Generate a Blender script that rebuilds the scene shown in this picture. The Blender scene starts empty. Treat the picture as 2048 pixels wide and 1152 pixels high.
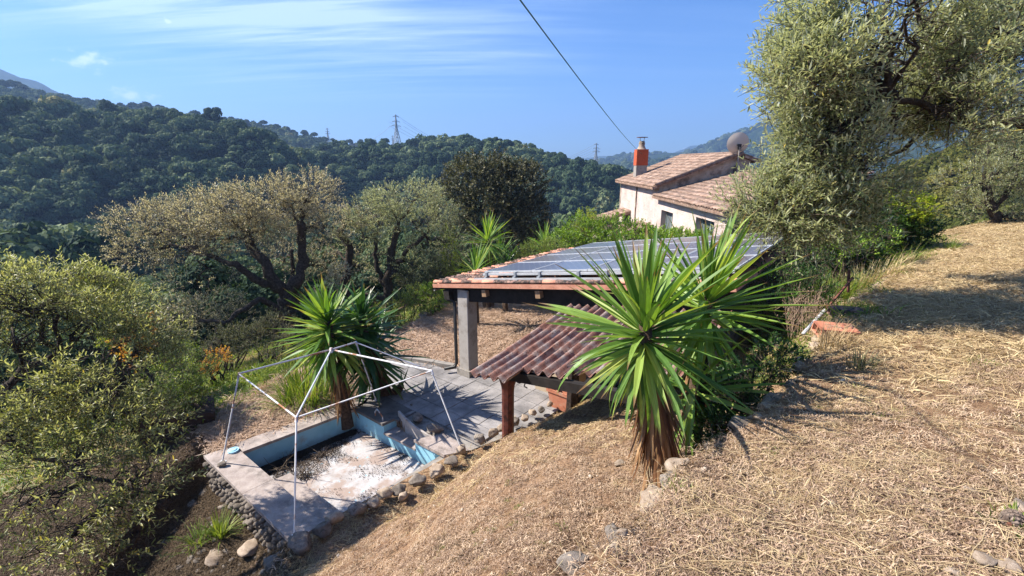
import bpy, math, random
import numpy as np
from mathutils import Vector, Matrix, Euler

random.seed(7); RNG = np.random.default_rng(7)
S = bpy.context.scene
C = S.collection
R = math.radians
HAZE = .00032

# ------------------------------------------------------------------ camera, sky, sun, exposure
FPX = 930.0
PITCH = math.atan(251 / FPX)
cp, sp = math.cos(PITCH), math.sin(PITCH)
cam = bpy.data.cameras.new('camera')
cam.sensor_width = 36; cam.lens = FPX / 2048 * 36
cam.clip_start = .05; cam.clip_end = 20000
camo = bpy.data.objects.new('camera', cam); C.objects.link(camo)
camo.location = (0, 0, 0); camo.rotation_euler = (math.pi / 2 - PITCH, 0, 0)
S.camera = camo

SUN_EL = R(44)
SUN_DIR = Vector((-.991 * math.cos(SUN_EL), .13 * math.cos(SUN_EL), math.sin(SUN_EL))).normalized()
W = bpy.data.worlds.new('World'); S.world = W; W.use_nodes = True
nt = W.node_tree; nt.nodes.clear()
def N(nt, t, **k):
    n = nt.nodes.new(t)
    for a, b in k.items():
        if a == 'inp':
            for i, v in b.items(): n.inputs[i].default_value = v
        else: setattr(n, a, b)
    return n
def L(nt, a, b): nt.links.new(a, b)
sky = N(nt, 'ShaderNodeTexSky', sky_type='NISHITA', sun_disc=False)
sky.sun_elevation = SUN_EL
sky.sun_rotation = math.atan2(SUN_DIR.x, SUN_DIR.y)
sky.altitude = 300; sky.air_density = 1.0; sky.dust_density = .4; sky.ozone_density = 5.0
bg = N(nt, 'ShaderNodeBackground'); bg.inputs[1].default_value = .09
wo = N(nt, 'ShaderNodeOutputWorld')
tc = N(nt, 'ShaderNodeTexCoord')
# cirrus: the direction projected on a high flat layer, noise drawn out along the wind
sep = N(nt, 'ShaderNodeSeparateXYZ'); L(nt, tc.outputs['Generated'], sep.inputs[0])
def M_(op, a, b=None, c=None):
    n = N(nt, 'ShaderNodeMath', operation=op)
    for i, v in enumerate((a, b, c)):
        if v is None: continue
        if isinstance(v, (int, float)): n.inputs[i].default_value = v
        else: L(nt, v, n.inputs[i])
    return n.outputs[0]
zz = M_('ADD', M_('MAXIMUM', sep.outputs['Z'], 0.0), .12)
px_ = M_('DIVIDE', sep.outputs['X'], zz); py_ = M_('DIVIDE', sep.outputs['Y'], zz)
cmb = N(nt, 'ShaderNodeCombineXYZ'); L(nt, px_, cmb.inputs[0]); L(nt, py_, cmb.inputs[1])
def streaks(rot, sc, seed, lo, hi, detail=7):
    m = N(nt, 'ShaderNodeMapping'); m.inputs['Rotation'].default_value = (0, 0, rot); m.inputs['Scale'].default_value = sc
    m.inputs['Location'].default_value = (seed, seed * .7, 0)
    L(nt, cmb.outputs[0], m.inputs[0])
    n = N(nt, 'ShaderNodeTexNoise'); n.inputs['Scale'].default_value = 1; n.inputs['Detail'].default_value = detail
    n.inputs['Roughness'].default_value = .62; n.inputs['Distortion'].default_value = .35
    L(nt, m.outputs[0], n.inputs['Vector'])
    r = N(nt, 'ShaderNodeMapRange'); r.inputs[1].default_value = lo; r.inputs[2].default_value = hi; r.interpolation_type = 'SMOOTHSTEP'
    L(nt, n.outputs['Fac'], r.inputs[0]); return r.outputs[0]
s1 = streaks(R(-27), (.34, 2.9, 1), 4.3, .38, .76)
s2 = streaks(R(-36), (1.0, 10, 1), 11.1, .40, .78)
big = streaks(0, (.30, .55, 1), 1.7, .40, .62, 3)
# more veil to the left (west), clear to the right
veil = N(nt, 'ShaderNodeMapRange'); veil.inputs[1].default_value = .62; veil.inputs[2].default_value = -.95
veil.inputs[3].default_value = .10; veil.inputs[4].default_value = 1.0; L(nt, px_, veil.inputs[0])
hi_ = N(nt, 'ShaderNodeMapRange'); hi_.inputs[1].default_value = .10; hi_.inputs[2].default_value = .22; L(nt, sep.outputs['Z'], hi_.inputs[0])
cir = M_('MULTIPLY', M_('MULTIPLY', M_('ADD', M_('MULTIPLY', s1, 1.0), M_('MULTIPLY', s2, .6)), M_('ADD', M_('MULTIPLY', big, .9), .40)), M_('MULTIPLY', veil.outputs[0], hi_.outputs[0]))
cir = M_('MINIMUM', M_('MULTIPLY', cir, .78), .62)
def ray(px, py):
    u = (px - 1024) / FPX; w = (576 - py) / FPX
    return Vector((u, cp + w * sp, -sp + w * cp))
def puff(px, py, rx, ry, seed):
    d = ray(px, py).normalized()
    right = Vector((d.y, -d.x, 0)).normalized(); up = right.cross(d)
    def dot(v, s):
        n = N(nt, 'ShaderNodeVectorMath', operation='DOT_PRODUCT'); L(nt, tc.outputs['Generated'], n.inputs[0]); n.inputs[1].default_value = v * s
        return n.outputs['Value']
    a = dot(right, 1 / rx); b = dot(up, 1 / ry)
    dd = M_('SQRT', M_('ADD', M_('MULTIPLY', a, a), M_('MULTIPLY', b, b)))
    n = N(nt, 'ShaderNodeTexNoise'); n.inputs['Scale'].default_value = 48; n.inputs['Detail'].default_value = 9
    mp = N(nt, 'ShaderNodeMapping'); mp.inputs['Location'].default_value = (seed, 0, 0); mp.inputs['Scale'].default_value = (1, 1, 1.7)
    L(nt, tc.outputs['Generated'], mp.inputs[0]); L(nt, mp.outputs[0], n.inputs['Vector'])
    v = M_('ADD', M_('SUBTRACT', 1.0, dd), M_('MULTIPLY', M_('SUBTRACT', n.outputs['Fac'], .5), 3.0))
    r = N(nt, 'ShaderNodeMapRange'); r.inputs[1].default_value = .1; r.inputs[2].default_value = 1.1; r.interpolation_type = 'SMOOTHSTEP'
    L(nt, v, r.inputs[0])
    front = M_('GREATER_THAN', dot(d, 1), .9)
    return M_('MULTIPLY', r.outputs[0], front)
pf = puff(178, 121, .034, .018, 1.0)
for a in ((264, 188, .034, .014, 2.2), (335, 42, .010, .008, 3.1), (1385, 297, .03, .004, 4.4)):
    pf = M_('MAXIMUM', pf, puff(*a))
cl = M_('MAXIMUM', cir, M_('MULTIPLY', pf, .9))
hs = N(nt, 'ShaderNodeHueSaturation'); hs.inputs['Saturation'].default_value = 1.22; hs.inputs['Value'].default_value = .80
L(nt, sky.outputs[0], hs.inputs['Color'])
mx = N(nt, 'ShaderNodeMix', data_type='RGBA'); mx.inputs['B'].default_value = (5.6, 6.7, 8.4, 1)
tn = N(nt, 'ShaderNodeMix', data_type='RGBA', blend_type='MULTIPLY'); tn.inputs['Factor'].default_value = 1; tn.inputs['B'].default_value = (.66, .86, 1.12, 1); L(nt, hs.outputs[0], tn.inputs['A'])
L(nt, cl, mx.inputs['Factor']); L(nt, tn.outputs['Result'], mx.inputs['A']); L(nt, mx.outputs['Result'], bg.inputs[0])
L(nt, bg.outputs[0], wo.inputs[0])

sl = bpy.data.lights.new('sun', 'SUN'); sl.energy = 5.0; sl.angle = R(.5); sl.color = (1, .93, .82)
so = bpy.data.objects.new('sun', sl); C.objects.link(so)
so.rotation_euler = (-SUN_DIR).to_track_quat('-Z', 'Y').to_euler(); so.location = (0, 0, 30)
S.view_settings.view_transform = 'Standard'; S.view_settings.look = 'None'
S.view_settings.exposure = 1.22; S.view_settings.gamma = 1; S.view_settings.use_curve_mapping = False
S.cycles.max_bounces = 6; S.cycles.diffuse_bounces = 1; S.cycles.glossy_bounces = 2; S.cycles.transmission_bounces = 3
S.cycles.transparent_max_bounces = 6; S.cycles.volume_bounces = 0
S.cycles.use_denoising = True
try: S.cycles.denoiser = 'OPENIMAGEDENOISE'
except Exception: pass

# ------------------------------------------------------------------ helpers
def at_z(px, py, z):
    d = ray(px, py); return d * (z / d.z)
def at_y(px, py, y):
    d = ray(px, py); return d * (y / d.y)
def tag(o, label=None, cat=None, group=None, kind=None):
    if label: o['label'] = label
    if cat: o['category'] = cat
    if group: o['group'] = group
    if kind: o['kind'] = kind
    return o
def link(name, me, parent=None, mat=None, mw=None):
    if mat is not None and not me.materials:
        for m in (mat if isinstance(mat, (list, tuple)) else [mat]): me.materials.append(m)
    o = bpy.data.objects.new(name, me); C.objects.link(o)
    if parent: o.parent = parent
    if mw is not None: o.matrix_local = mw
    return o
def empty(name, label, cat, loc=(0, 0, 0), group=None, rz=0):
    o = bpy.data.objects.new(name, None); C.objects.link(o); o.location = loc; o.rotation_euler = (0, 0, rz)
    o.empty_display_size = .1
    return tag(o, label, cat, group)

class Acc:
    """collects vertex / face arrays, builds one mesh"""
    def __init__(s): s.v = []; s.f3 = []; s.f4 = []; s.m3 = []; s.m4 = []; s.r3 = []; s.r4 = []; s.n = 0
    def add(s, v, f, mi=0, rnd=None):
        v = np.asarray(v, dtype=np.float32).reshape(-1, 3); f = np.asarray(f, dtype=np.int64)
        if len(f) == 0: return
        k = f.shape[1]; F = f + s.n
        r = np.full(len(f), random.random(), np.float32) if rnd is None else np.asarray(rnd, dtype=np.float32)
        m = np.full(len(f), mi, np.int32)
        if k == 3: s.f3.append(F); s.m3.append(m); s.r3.append(r)
        else: s.f4.append(F); s.m4.append(m); s.r4.append(r)
        s.v.append(v); s.n += len(v)
    def polys(s, v, faces, mi=0):
        for f in faces: pass
        base = s.n; v = np.asarray(v, dtype=np.float32).reshape(-1, 3); s.v.append(v); s.n += len(v); rr = random.random()
        for f in faces:
            if len(f) == 3: s.f3.append(np.array([f]) + base); s.m3.append(np.array([mi])); s.r3.append(np.array([rr]))
            elif len(f) == 4: s.f4.append(np.array([f]) + base); s.m4.append(np.array([mi])); s.r4.append(np.array([rr]))
            else:
                for i in range(1, len(f) - 1):
                    s.f3.append(np.array([[f[0], f[i], f[i + 1]]]) + base); s.m3.append(np.array([mi])); s.r3.append(np.array([rr]))
    def box(s, c, size, M=None, mi=0):
        x, y, z = [a / 2 for a in size]
        v = np.array([[-x,-y,-z],[x,-y,-z],[x,y,-z],[-x,y,-z],[-x,-y,z],[x,-y,z],[x,y,z],[-x,y,z]])
        if M is not None: v = v @ np.array(M.to_3x3()).T
        v = v + np.array(c)
        s.add(v, [[0,3,2,1],[4,5,6,7],[0,1,5,4],[1,2,6,5],[2,3,7,6],[3,0,4,7]], mi)
    def tube(s, pts, rad, sides=6, mi=0, cap=True):
        pts = [Vector(p) for p in pts]; n = len(pts)
        if isinstance(rad, (int, float)): rad = [rad] * n
        ref = None; V = []
        for i, p in enumerate(pts):
            t = (pts[min(i + 1, n - 1)] - pts[max(i - 1, 0)])
            if t.length < 1e-9: t = Vector((0, 0, 1))
            t.normalize()
            if ref is None: ref = t.orthogonal().normalized()
            a = (ref - t * ref.dot(t))
            a = a.normalized() if a.length > 1e-6 else t.orthogonal().normalized()
            ref = a; b = t.cross(a)
            for k in range(sides):
                q = 2 * math.pi * k / sides
                V.append(p + (a * math.cos(q) + b * math.sin(q)) * rad[i])
        F = [[i * sides + k, i * sides + (k + 1) % sides, (i + 1) * sides + (k + 1) % sides, (i + 1) * sides + k] for i in range(n - 1) for k in range(sides)]
        s.add([tuple(v) for v in V], F, mi)
        if cap:
            base = s.n - len(V)
            for st in (0, (n - 1) * sides):
                for k in range(1, sides - 1):
                    s.f3.append(np.array([[base + st, base + st + k, base + st + k + 1]])); s.m3.append(np.array([mi])); s.r3.append(np.array([.5]))
        return s
    def mesh(s, name, smooth=False):
        me = bpy.data.meshes.new(name)
        V = np.concatenate(s.v).astype(np.float32)
        me.vertices.add(len(V)); me.vertices.foreach_set('co', V.ravel())
        f3 = np.concatenate(s.f3) if s.f3 else np.zeros((0, 3), int); f4 = np.concatenate(s.f4) if s.f4 else np.zeros((0, 4), int)
        loops = np.concatenate([f3.ravel(), f4.ravel()]).astype(np.int32)
        n3, n4 = len(f3), len(f4)
        starts = np.concatenate([np.arange(n3) * 3, n3 * 3 + np.arange(n4) * 4]).astype(np.int32)
        me.loops.add(len(loops)); me.loops.foreach_set('vertex_index', loops)
        me.polygons.add(n3 + n4); me.polygons.foreach_set('loop_start', starts)
        try: me.polygons.foreach_set('loop_total', np.concatenate([np.full(n3, 3), np.full(n4, 4)]).astype(np.int32))
        except Exception: pass
        mi = np.concatenate([np.concatenate(s.m3) if s.m3 else np.zeros(0), np.concatenate(s.m4) if s.m4 else np.zeros(0)]).astype(np.int32)
        me.polygons.foreach_set('material_index', mi)
        me.polygons.foreach_set('use_smooth', np.full(n3 + n4, smooth))
        rr = np.concatenate([np.concatenate(s.r3) if s.r3 else np.zeros(0), np.concatenate(s.r4) if s.r4 else np.zeros(0)]).astype(np.float32)
        at = me.attributes.new('rnd', 'FLOAT', 'FACE'); at.data.foreach_set('value', rr)
        me.update(calc_edges=True); me.validate()
        return me
    def build(s, name, mat, parent=None, smooth=False, mw=None):
        return link(name, s.mesh(name, smooth), parent, mat, mw)

# ------------------------------------------------------------------ value noise in numpy
def _hash(ix, iy, seed):
    h = (ix * 374761393 + iy * 668265263 + seed * 974711) & 0x7fffffff
    h = ((h ^ (h >> 13)) * 1274126177) & 0x7fffffff
    return ((h ^ (h >> 16)) & 0xffff) / 65535.0
def vnoise(x, y, seed=0):
    x = np.asarray(x, float); y = np.asarray(y, float)
    ix = np.floor(x).astype(np.int64); iy = np.floor(y).astype(np.int64); fx = x - ix; fy = y - iy
    fx = fx * fx * (3 - 2 * fx); fy = fy * fy * (3 - 2 * fy)
    a = _hash(ix, iy, seed); b = _hash(ix + 1, iy, seed); c = _hash(ix, iy + 1, seed); d = _hash(ix + 1, iy + 1, seed)
    return (a + (b - a) * fx) * (1 - fy) + (c + (d - c) * fx) * fy
def fbm(x, y, seed=0, o=4):
    t = 0; a = .5; s = 0
    for k in range(o):
        t = t + a * (vnoise(x * 2 ** k, y * 2 ** k, seed + k) - .5); s += a; a *= .5
    return t / s
def sm(t): t = np.clip(t, 0, 1); return t * t * (3 - 2 * t)

# ------------------------------------------------------------------ materials
def base_mat(name):
    m = bpy.data.materials.new(name); m.use_nodes = True; nt = m.node_tree
    b = nt.nodes['Principled BSDF']; return m, nt, b
def ramp(nt, fac, stops):
    r = N(nt, 'ShaderNodeValToRGB'); e = r.color_ramp.elements
    while len(e) < len(stops): e.new(.5)
    for k, (p, c) in enumerate(stops): e[k].position = p; e[k].color = (*c, 1)
    L(nt, fac, r.inputs[0]); return r.outputs[0]
def noise(nt, vec, scale, detail=5, rough=.6, dist=0):
    n = N(nt, 'ShaderNodeTexNoise'); n.inputs['Scale'].default_value = scale; n.inputs['Detail'].default_value = detail
    n.inputs['Roughness'].default_value = rough; n.inputs['Distortion'].default_value = dist
    if vec is not None: L(nt, vec, n.inputs['Vector'])
    return n.outputs['Fac']
def mixc(nt, f, a, b, mode='MIX'):
    n = N(nt, 'ShaderNodeMix', data_type='RGBA', blend_type=mode)
    for i, v in (('Factor', f), ('A', a), ('B', b)):
        if isinstance(v, (int, float)): n.inputs[i].default_value = v
        elif isinstance(v, tuple): n.inputs[i].default_value = (*v, 1)
        else: L(nt, v, n.inputs[i])
    return n.outputs['Result']
def bump(nt, b, h, strength=.5, dist=.02):
    n = N(nt, 'ShaderNodeBump'); n.inputs['Strength'].default_value = strength; n.inputs['Distance'].default_value = dist
    L(nt, h, n.inputs['Height']); L(nt, n.outputs[0], b.inputs['Normal'])
def pmat(name, stops, scale=4, rough=.85, bs=40, bstr=.4, bd=.01, dirt=None, dscale=1.5, dlo=.5, dhi=.65, spec=.3, world=True, vary=.0, metal=0, fleck=None, fscale=60, flo=.6):
    """noise-coloured surface with a second noise of dirt, fine relief and per-object brightness"""
    m, nt, b = base_mat(name)
    if world: g = N(nt, 'ShaderNodeNewGeometry'); vec = g.outputs['Position']
    else: g = N(nt, 'ShaderNodeTexCoord'); vec = g.outputs['Object']
    n1 = noise(nt, vec, scale); col = ramp(nt, n1, stops)
    if dirt is not None:
        n2 = noise(nt, vec, dscale, 7, .65)
        mr = N(nt, 'ShaderNodeMapRange'); mr.inputs[1].default_value = dlo; mr.inputs[2].default_value = dhi; L(nt, n2, mr.inputs[0])
        col = mixc(nt, mr.outputs[0], col, dirt)
    if fleck is not None:
        n3 = noise(nt, vec, fscale, 2)
        mr = N(nt, 'ShaderNodeMapRange'); mr.inputs[1].default_value = flo; mr.inputs[2].default_value = flo + .06; L(nt, n3, mr.inputs[0])
        col = mixc(nt, mr.outputs[0], col, fleck)
    if vary:
        oi = N(nt, 'ShaderNodeObjectInfo'); h = N(nt, 'ShaderNodeHueSaturation')
        mr = N(nt, 'ShaderNodeMapRange'); mr.inputs[3].default_value = 1 - vary; mr.inputs[4].default_value = 1 + vary
        L(nt, oi.outputs['Random'], mr.inputs[0]); L(nt, mr.outputs[0], h.inputs['Value']); L(nt, col, h.inputs['Color']); col = h.outputs[0]
    L(nt, col, b.inputs['Base Color']); b.inputs['Roughness'].default_value = rough
    b.inputs['Specular IOR Level'].default_value = spec; b.inputs['Metallic'].default_value = metal
    if bstr: bump(nt, b, noise(nt, vec, bs, 6, .7), bstr, bd)
    return m
def leafmat(name, stops, back=None, trans=.35, rough=.5, per='rnd', spec=.3, tint=None, vein=False, patch=0):
    m, nt, b = base_mat(name)
    if per == 'rnd': a = N(nt, 'ShaderNodeAttribute', attribute_name='rnd'); f = a.outputs['Fac']
    elif per == 'both':
        a = N(nt, 'ShaderNodeAttribute', attribute_name='rnd'); oi = N(nt, 'ShaderNodeObjectInfo')
        q = N(nt, 'ShaderNodeMath', operation='MULTIPLY_ADD'); q.inputs[1].default_value = .35
        q2 = N(nt, 'ShaderNodeMath', operation='MULTIPLY'); q2.inputs[1].default_value = .65
        L(nt, oi.outputs['Random'], q2.inputs[0]); L(nt, a.outputs['Fac'], q.inputs[0]); L(nt, q2.outputs[0], q.inputs[2]); f = q.outputs[0]
        if patch:
            q.inputs[1].default_value = .25; q2.inputs[1].default_value = .45; lo2 = N(nt, 'ShaderNodeMapRange'); lo2.inputs[1].default_value = .35; lo2.inputs[2].default_value = .68; lo2.inputs[4].default_value = .42
            L(nt, noise(nt, oi.outputs['Location'], patch, 4, .7), lo2.inputs[0]); q3 = N(nt, 'ShaderNodeMath', operation='ADD'); L(nt, f, q3.inputs[0]); L(nt, lo2.outputs[0], q3.inputs[1]); f = q3.outputs[0]
    else: oi = N(nt, 'ShaderNodeObjectInfo'); f = oi.outputs['Random']
    col = ramp(nt, f, stops)
    g = N(nt, 'ShaderNodeNewGeometry')
    if vein:
        t = N(nt, 'ShaderNodeTexCoord'); w = N(nt, 'ShaderNodeTexNoise'); mp = N(nt, 'ShaderNodeMapping')
        mp.inputs['Scale'].default_value = (90, 2.2, 90); L(nt, t.outputs['Object'], mp.inputs[0]); L(nt, mp.outputs[0], w.inputs['Vector'])
        w.inputs['Scale'].default_value = 1; w.inputs['Detail'].default_value = 2
        mr = N(nt, 'ShaderNodeMapRange'); mr.inputs[1].default_value = .3; mr.inputs[2].default_value = .7; mr.inputs[3].default_value = .72; mr.inputs[4].default_value = 1.25
        L(nt, w.outputs['Fac'], mr.inputs[0]); h = N(nt, 'ShaderNodeHueSaturation'); L(nt, mr.outputs[0], h.inputs['Value']); L(nt, col, h.inputs['Color']); col = h.outputs[0]
        sx = N(nt, 'ShaderNodeSeparateXYZ'); L(nt, t.outputs['Object'], sx.inputs[0]); oi2 = N(nt, 'ShaderNodeObjectInfo')
        tp = N(nt, 'ShaderNodeMath', operation='MULTIPLY_ADD'); tp.inputs[1].default_value = .16; L(nt, oi2.outputs['Random'], tp.inputs[0]); L(nt, sx.outputs['Y'], tp.inputs[2])
        mt = N(nt, 'ShaderNodeMapRange'); mt.inputs[1].default_value = .93; mt.inputs[2].default_value = 1.02; L(nt, tp.outputs[0], mt.inputs[0]); col = mixc(nt, mt.outputs[0], col, (.22, .13, .06))
    if back is not None: col = mixc(nt, g.outputs['Backfacing'], col, back)
    L(nt, col, b.inputs['Base Color']); b.inputs['Roughness'].default_value = rough; b.inputs['Specular IOR Level'].default_value = spec
    tr = N(nt, 'ShaderNodeBsdfTranslucent'); ms = N(nt, 'ShaderNodeMixShader'); ms.inputs[0].default_value = trans
    tcol = mixc(nt, 1.0, col, tint or (1.0, 1.0, .5), 'MULTIPLY')
    br = N(nt, 'ShaderNodeHueSaturation'); br.inputs['Value'].default_value = 1.6; L(nt, tcol, br.inputs['Color']); L(nt, br.outputs[0], tr.inputs[0])
    out = nt.nodes['Material Output']; L(nt, b.outputs[0], ms.inputs[1]); L(nt, tr.outputs[0], ms.inputs[2]); L(nt, ms.outputs[0], out.inputs[0])
    return m
def metalmat(name, col, rust=None, lo=.5, hi=.6, rough=.45, metal=.0, sc=3):
    return pmat(name, [(0, col), (1, col)], 5, rough, 60, .15, .002, dirt=rust, dscale=sc, dlo=lo, dhi=hi, spec=.5, metal=metal)

# ------------------------------------------------------------------ terrain height
POLY = np.array([(-3.27, 5.78), (3, 3), (20, 10), (20, 32), (3, 27), (-2.6, 17.9), (-4.2, 14.7), (-6.2, 11.8), (-6.9, 9.2), (-5.93, 7.9)])
def poly_out(x, y, P=POLY):
    """distance outside polygon (0 inside)"""
    x = np.asarray(x, float); y = np.asarray(y, float)
    d = np.full(x.shape, 1e9); ins = np.zeros(x.shape, bool)
    for i in range(len(P)):
        a = P[i]; b = P[(i + 1) % len(P)]; e = b - a
        t = np.clip(((x - a[0]) * e[0] + (y - a[1]) * e[1]) / (e @ e), 0, 1)
        d = np.minimum(d, np.hypot(x - a[0] - t * e[0], y - a[1] - t * e[1]))
        if e[1] != 0:
            c = ((a[1] > y) != (b[1] > y)) & (x < e[0] * (y - a[1]) / e[1] + a[0]); ins ^= c
    return np.where(ins, 0, d), np.where(ins, d, -d)
DECK = -5.5
POOL = np.array([(-5.93, 7.9), (-3.27, 5.78), (-.92, 8.12), (-3.62, 10.15)])   # A B C D outer corners
def near_z(x, y):
    e = (x - y + 1.6) / 1.4142 + .22 * fbm(x * .7, y * .7, 5, 3) * 2
    terr = -2.15 + .16 * np.clip(e, 0, 9) + .05 * fbm(x * .9, y * .9, 3, 4) * 2
    yc = 13.2 + (x - 11.6) * .55
    terr = terr - .33 * np.maximum(y - yc, 0) - .02 * np.maximum(y - yc, 0) ** 2 * .5
    d = np.maximum(-e, 0)
    wall = .30 * sm((6.5 - x) / 3) + .12
    dr = np.maximum(y - yc, 0); kk = sm((x + 1.7) / 1.7); plane = -2.2 - wall * (1 - .1 * kk) * sm(d / .14) - .42 * sm(x / .8) * sm((5.2 - x) / 2) * sm(d / .16) * np.exp(-(d / 1.15) ** 2) - (.62 - .12 * kk) * d - .42 * kk * np.maximum(d - 3.7, 0) - .33 * dr - .01 * dr ** 2 + .07 * fbm(x * 1.3, y * 1.3, 8, 4) * 2
    dist, ind = poly_out(x, y); ind = np.maximum(ind, 0)
    pm = sm((x + 6.6) / .5) * sm((-x - 3.2) / .9)
    low = DECK - .03 - .30 * np.minimum(dist, 26) - .62 * pm * sm((dist - ind + .22) / .2) + .06 * fbm(x * .8, y * .8, 12, 4) * sm(dist) * 4 + .02 * fbm(x * 2, y * 2, 13, 3) * 2
    z = np.where(e > 0, terr, np.maximum(plane, low))
    z = np.where((e > 0) & (terr < -3), np.maximum(terr, low), z)
    return z
def te_of(px, py):
    d = ray(px, py); return math.atan2(d.x, d.y), d.z / math.hypot(d.x, d.y)
def ridge(pts):
    a = sorted(te_of(*p) for p in pts); return np.array([q[0] for q in a]), np.array([q[1] for q in a])
RG = [  # skyline as seen, distance, start of slope, valley floor, back slope
    (ridge([(-500, 260), (0, 250), (65, 247), (150, 242), (234, 240), (282, 240), (369, 248), (455, 268), (520, 290), (586, 317), (651, 338), (720, 365), (800, 420), (900, 520)]), 300, 95, -75, .5),
    (ridge([(350, 420), (480, 345), (560, 320), (650, 309), (749, 306), (808, 303), (848, 298), (881, 294), (947, 298), (997, 302), (1046, 314), (1096, 329), (1145, 336), (1195, 349), (1244, 361), (1300, 385), (1400, 430), (1550, 480)]), 340, 110, -75, .6),
    (ridge([(-500, 160), (0, 190), (43, 193), (108, 202), (217, 219), (278, 232), (334, 233), (382, 248), (477, 258), (555, 267), (651, 288), (700, 296), (900, 302), (1100, 330), (1250, 390)]), 620, 320, -60, .5),
    (ridge([(-600, 40), (-100, 112), (0, 142), (40, 155), (80, 172), (110, 188), (170, 212), (260, 260)]), 2300, 1300, -40, .3),
    (ridge([(900, 330), (1120, 322), (1155, 318), (1200, 315), (1260, 317), (1330, 318), (1420, 330)]), 4600, 3300, -60, .3),
    (ridge([(1150, 352), (1205, 332), (1240, 324), (1300, 314), (1370, 306), (1405, 301), (1440, 286), (1500, 265), (1550, 241), (1600, 222), (1700, 200), (1850, 190), (2048, 170), (2600, 150)]), 1900, 800, -70, .3),
    (ridge([(1560, 520), (1640, 440), (1700, 400), (1780, 345), (1850, 318), (1920, 300), (2048, 270), (2500, 200)]), 135, 42, -22, .2),
]
def far_z(x, y):
    r = np.hypot(x, y); az = np.arctan2(x, y)
    rightness = sm((az - .62) / .22) * sm((2.6 - np.abs(az)) / .5)
    base = -6 - (69 - 50 * rightness) * sm((r - 25) / 115)
    behind = sm((np.abs(az) - 1.35) / .5)
    base = base * (1 - behind) + behind * (-2 + .12 * np.minimum(r, 260))
    z = base
    for k, ((A, T), Rr, r0, fl, bs) in enumerate(RG):
        te = np.interp(az, A, T, left=None, right=None)
        fade = sm((az - A[0] + .12) / .12) * sm((A[-1] + .12 - az) / .12)
        Rr2 = Rr * (1 + .10 * fbm(az * 6, az * 0, 31 + k, 3))
        h = te * Rr2 + fl * 0
        h = fl + (h - fl) * fade
        t = np.clip((r - r0) / (Rr2 - r0), 0, 1)
        shp = t * (1.55 - .55 * t)
        g = fbm(x / (Rr * .16), y / (Rr * .16), 50 + k, 4) * Rr * .10 * (4 * t * (1 - t))
        zz = fl + (h - fl) * shp + g - np.maximum(r - Rr2, 0) * bs
        zz = np.where(r < r0, -1e4, zz)
        z = np.maximum(z, zz)
    return z + fbm(x / 30, y / 30, 70, 4) * 3 * sm((r - 60) / 60) * (1 - sm((r - 1200) / 800))
def Z(x, y):
    x = np.asarray(x, float); y = np.asarray(y, float); r = np.hypot(x, y)
    w = sm((r - 30) / 30)
    return near_z(x, y) * (1 - w) + far_z(x, y) * w
def Zs(x, y): return float(Z(np.array([x]), np.array([y]))[0])
def hit(px, py, tmax=60):
    """where a line of sight meets the ground"""
    d = ray(px, py); t = np.linspace(.6, tmax, 6000)
    g = Z(d.x * t, d.y * t); k = np.argmax(d.z * t < g)
    return d * float(t[k])

# ------------------------------------------------------------------ ground
mat_ground, gnt, gb = base_mat('dry_earth_and_straw')
gg = N(gnt, 'ShaderNodeNewGeometry'); gv = gg.outputs['Position']
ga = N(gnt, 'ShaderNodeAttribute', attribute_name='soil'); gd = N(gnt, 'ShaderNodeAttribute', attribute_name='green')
c1 = ramp(gnt, noise(gnt, gv, 24, 10, .85), [(.32, (.06, .036, .023)), (.45, (.22, .14, .09)), (.56, (.41, .285, .19)), (.72, (.60, .46, .33))])
c2 = ramp(gnt, noise(gnt, gv, 1.1, 5), [(.35, (.80, .70, .62)), (.65, (1, .95, .86))])
c1 = mixc(gnt, 1.0, c1, c2, 'MULTIPLY')
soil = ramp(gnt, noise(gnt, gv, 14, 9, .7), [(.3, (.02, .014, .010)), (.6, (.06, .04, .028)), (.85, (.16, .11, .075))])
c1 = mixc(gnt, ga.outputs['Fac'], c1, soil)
grn = ramp(gnt, noise(gnt, gv, 6, 9, .75), [(.3, (.05, .055, .022)), (.55, (.13, .125, .05)), (.75, (.30, .24, .12))])
c1 = mixc(gnt, gd.outputs['Fac'], c1, grn)
L(gnt, c1, gb.inputs['Base Color']); gb.inputs['Roughness'].default_value = .95; gb.inputs['Specular IOR Level'].default_value = .15
bump(gnt, gb, noise(gnt, gv, 28, 9, .8), .9, .035)

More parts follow.
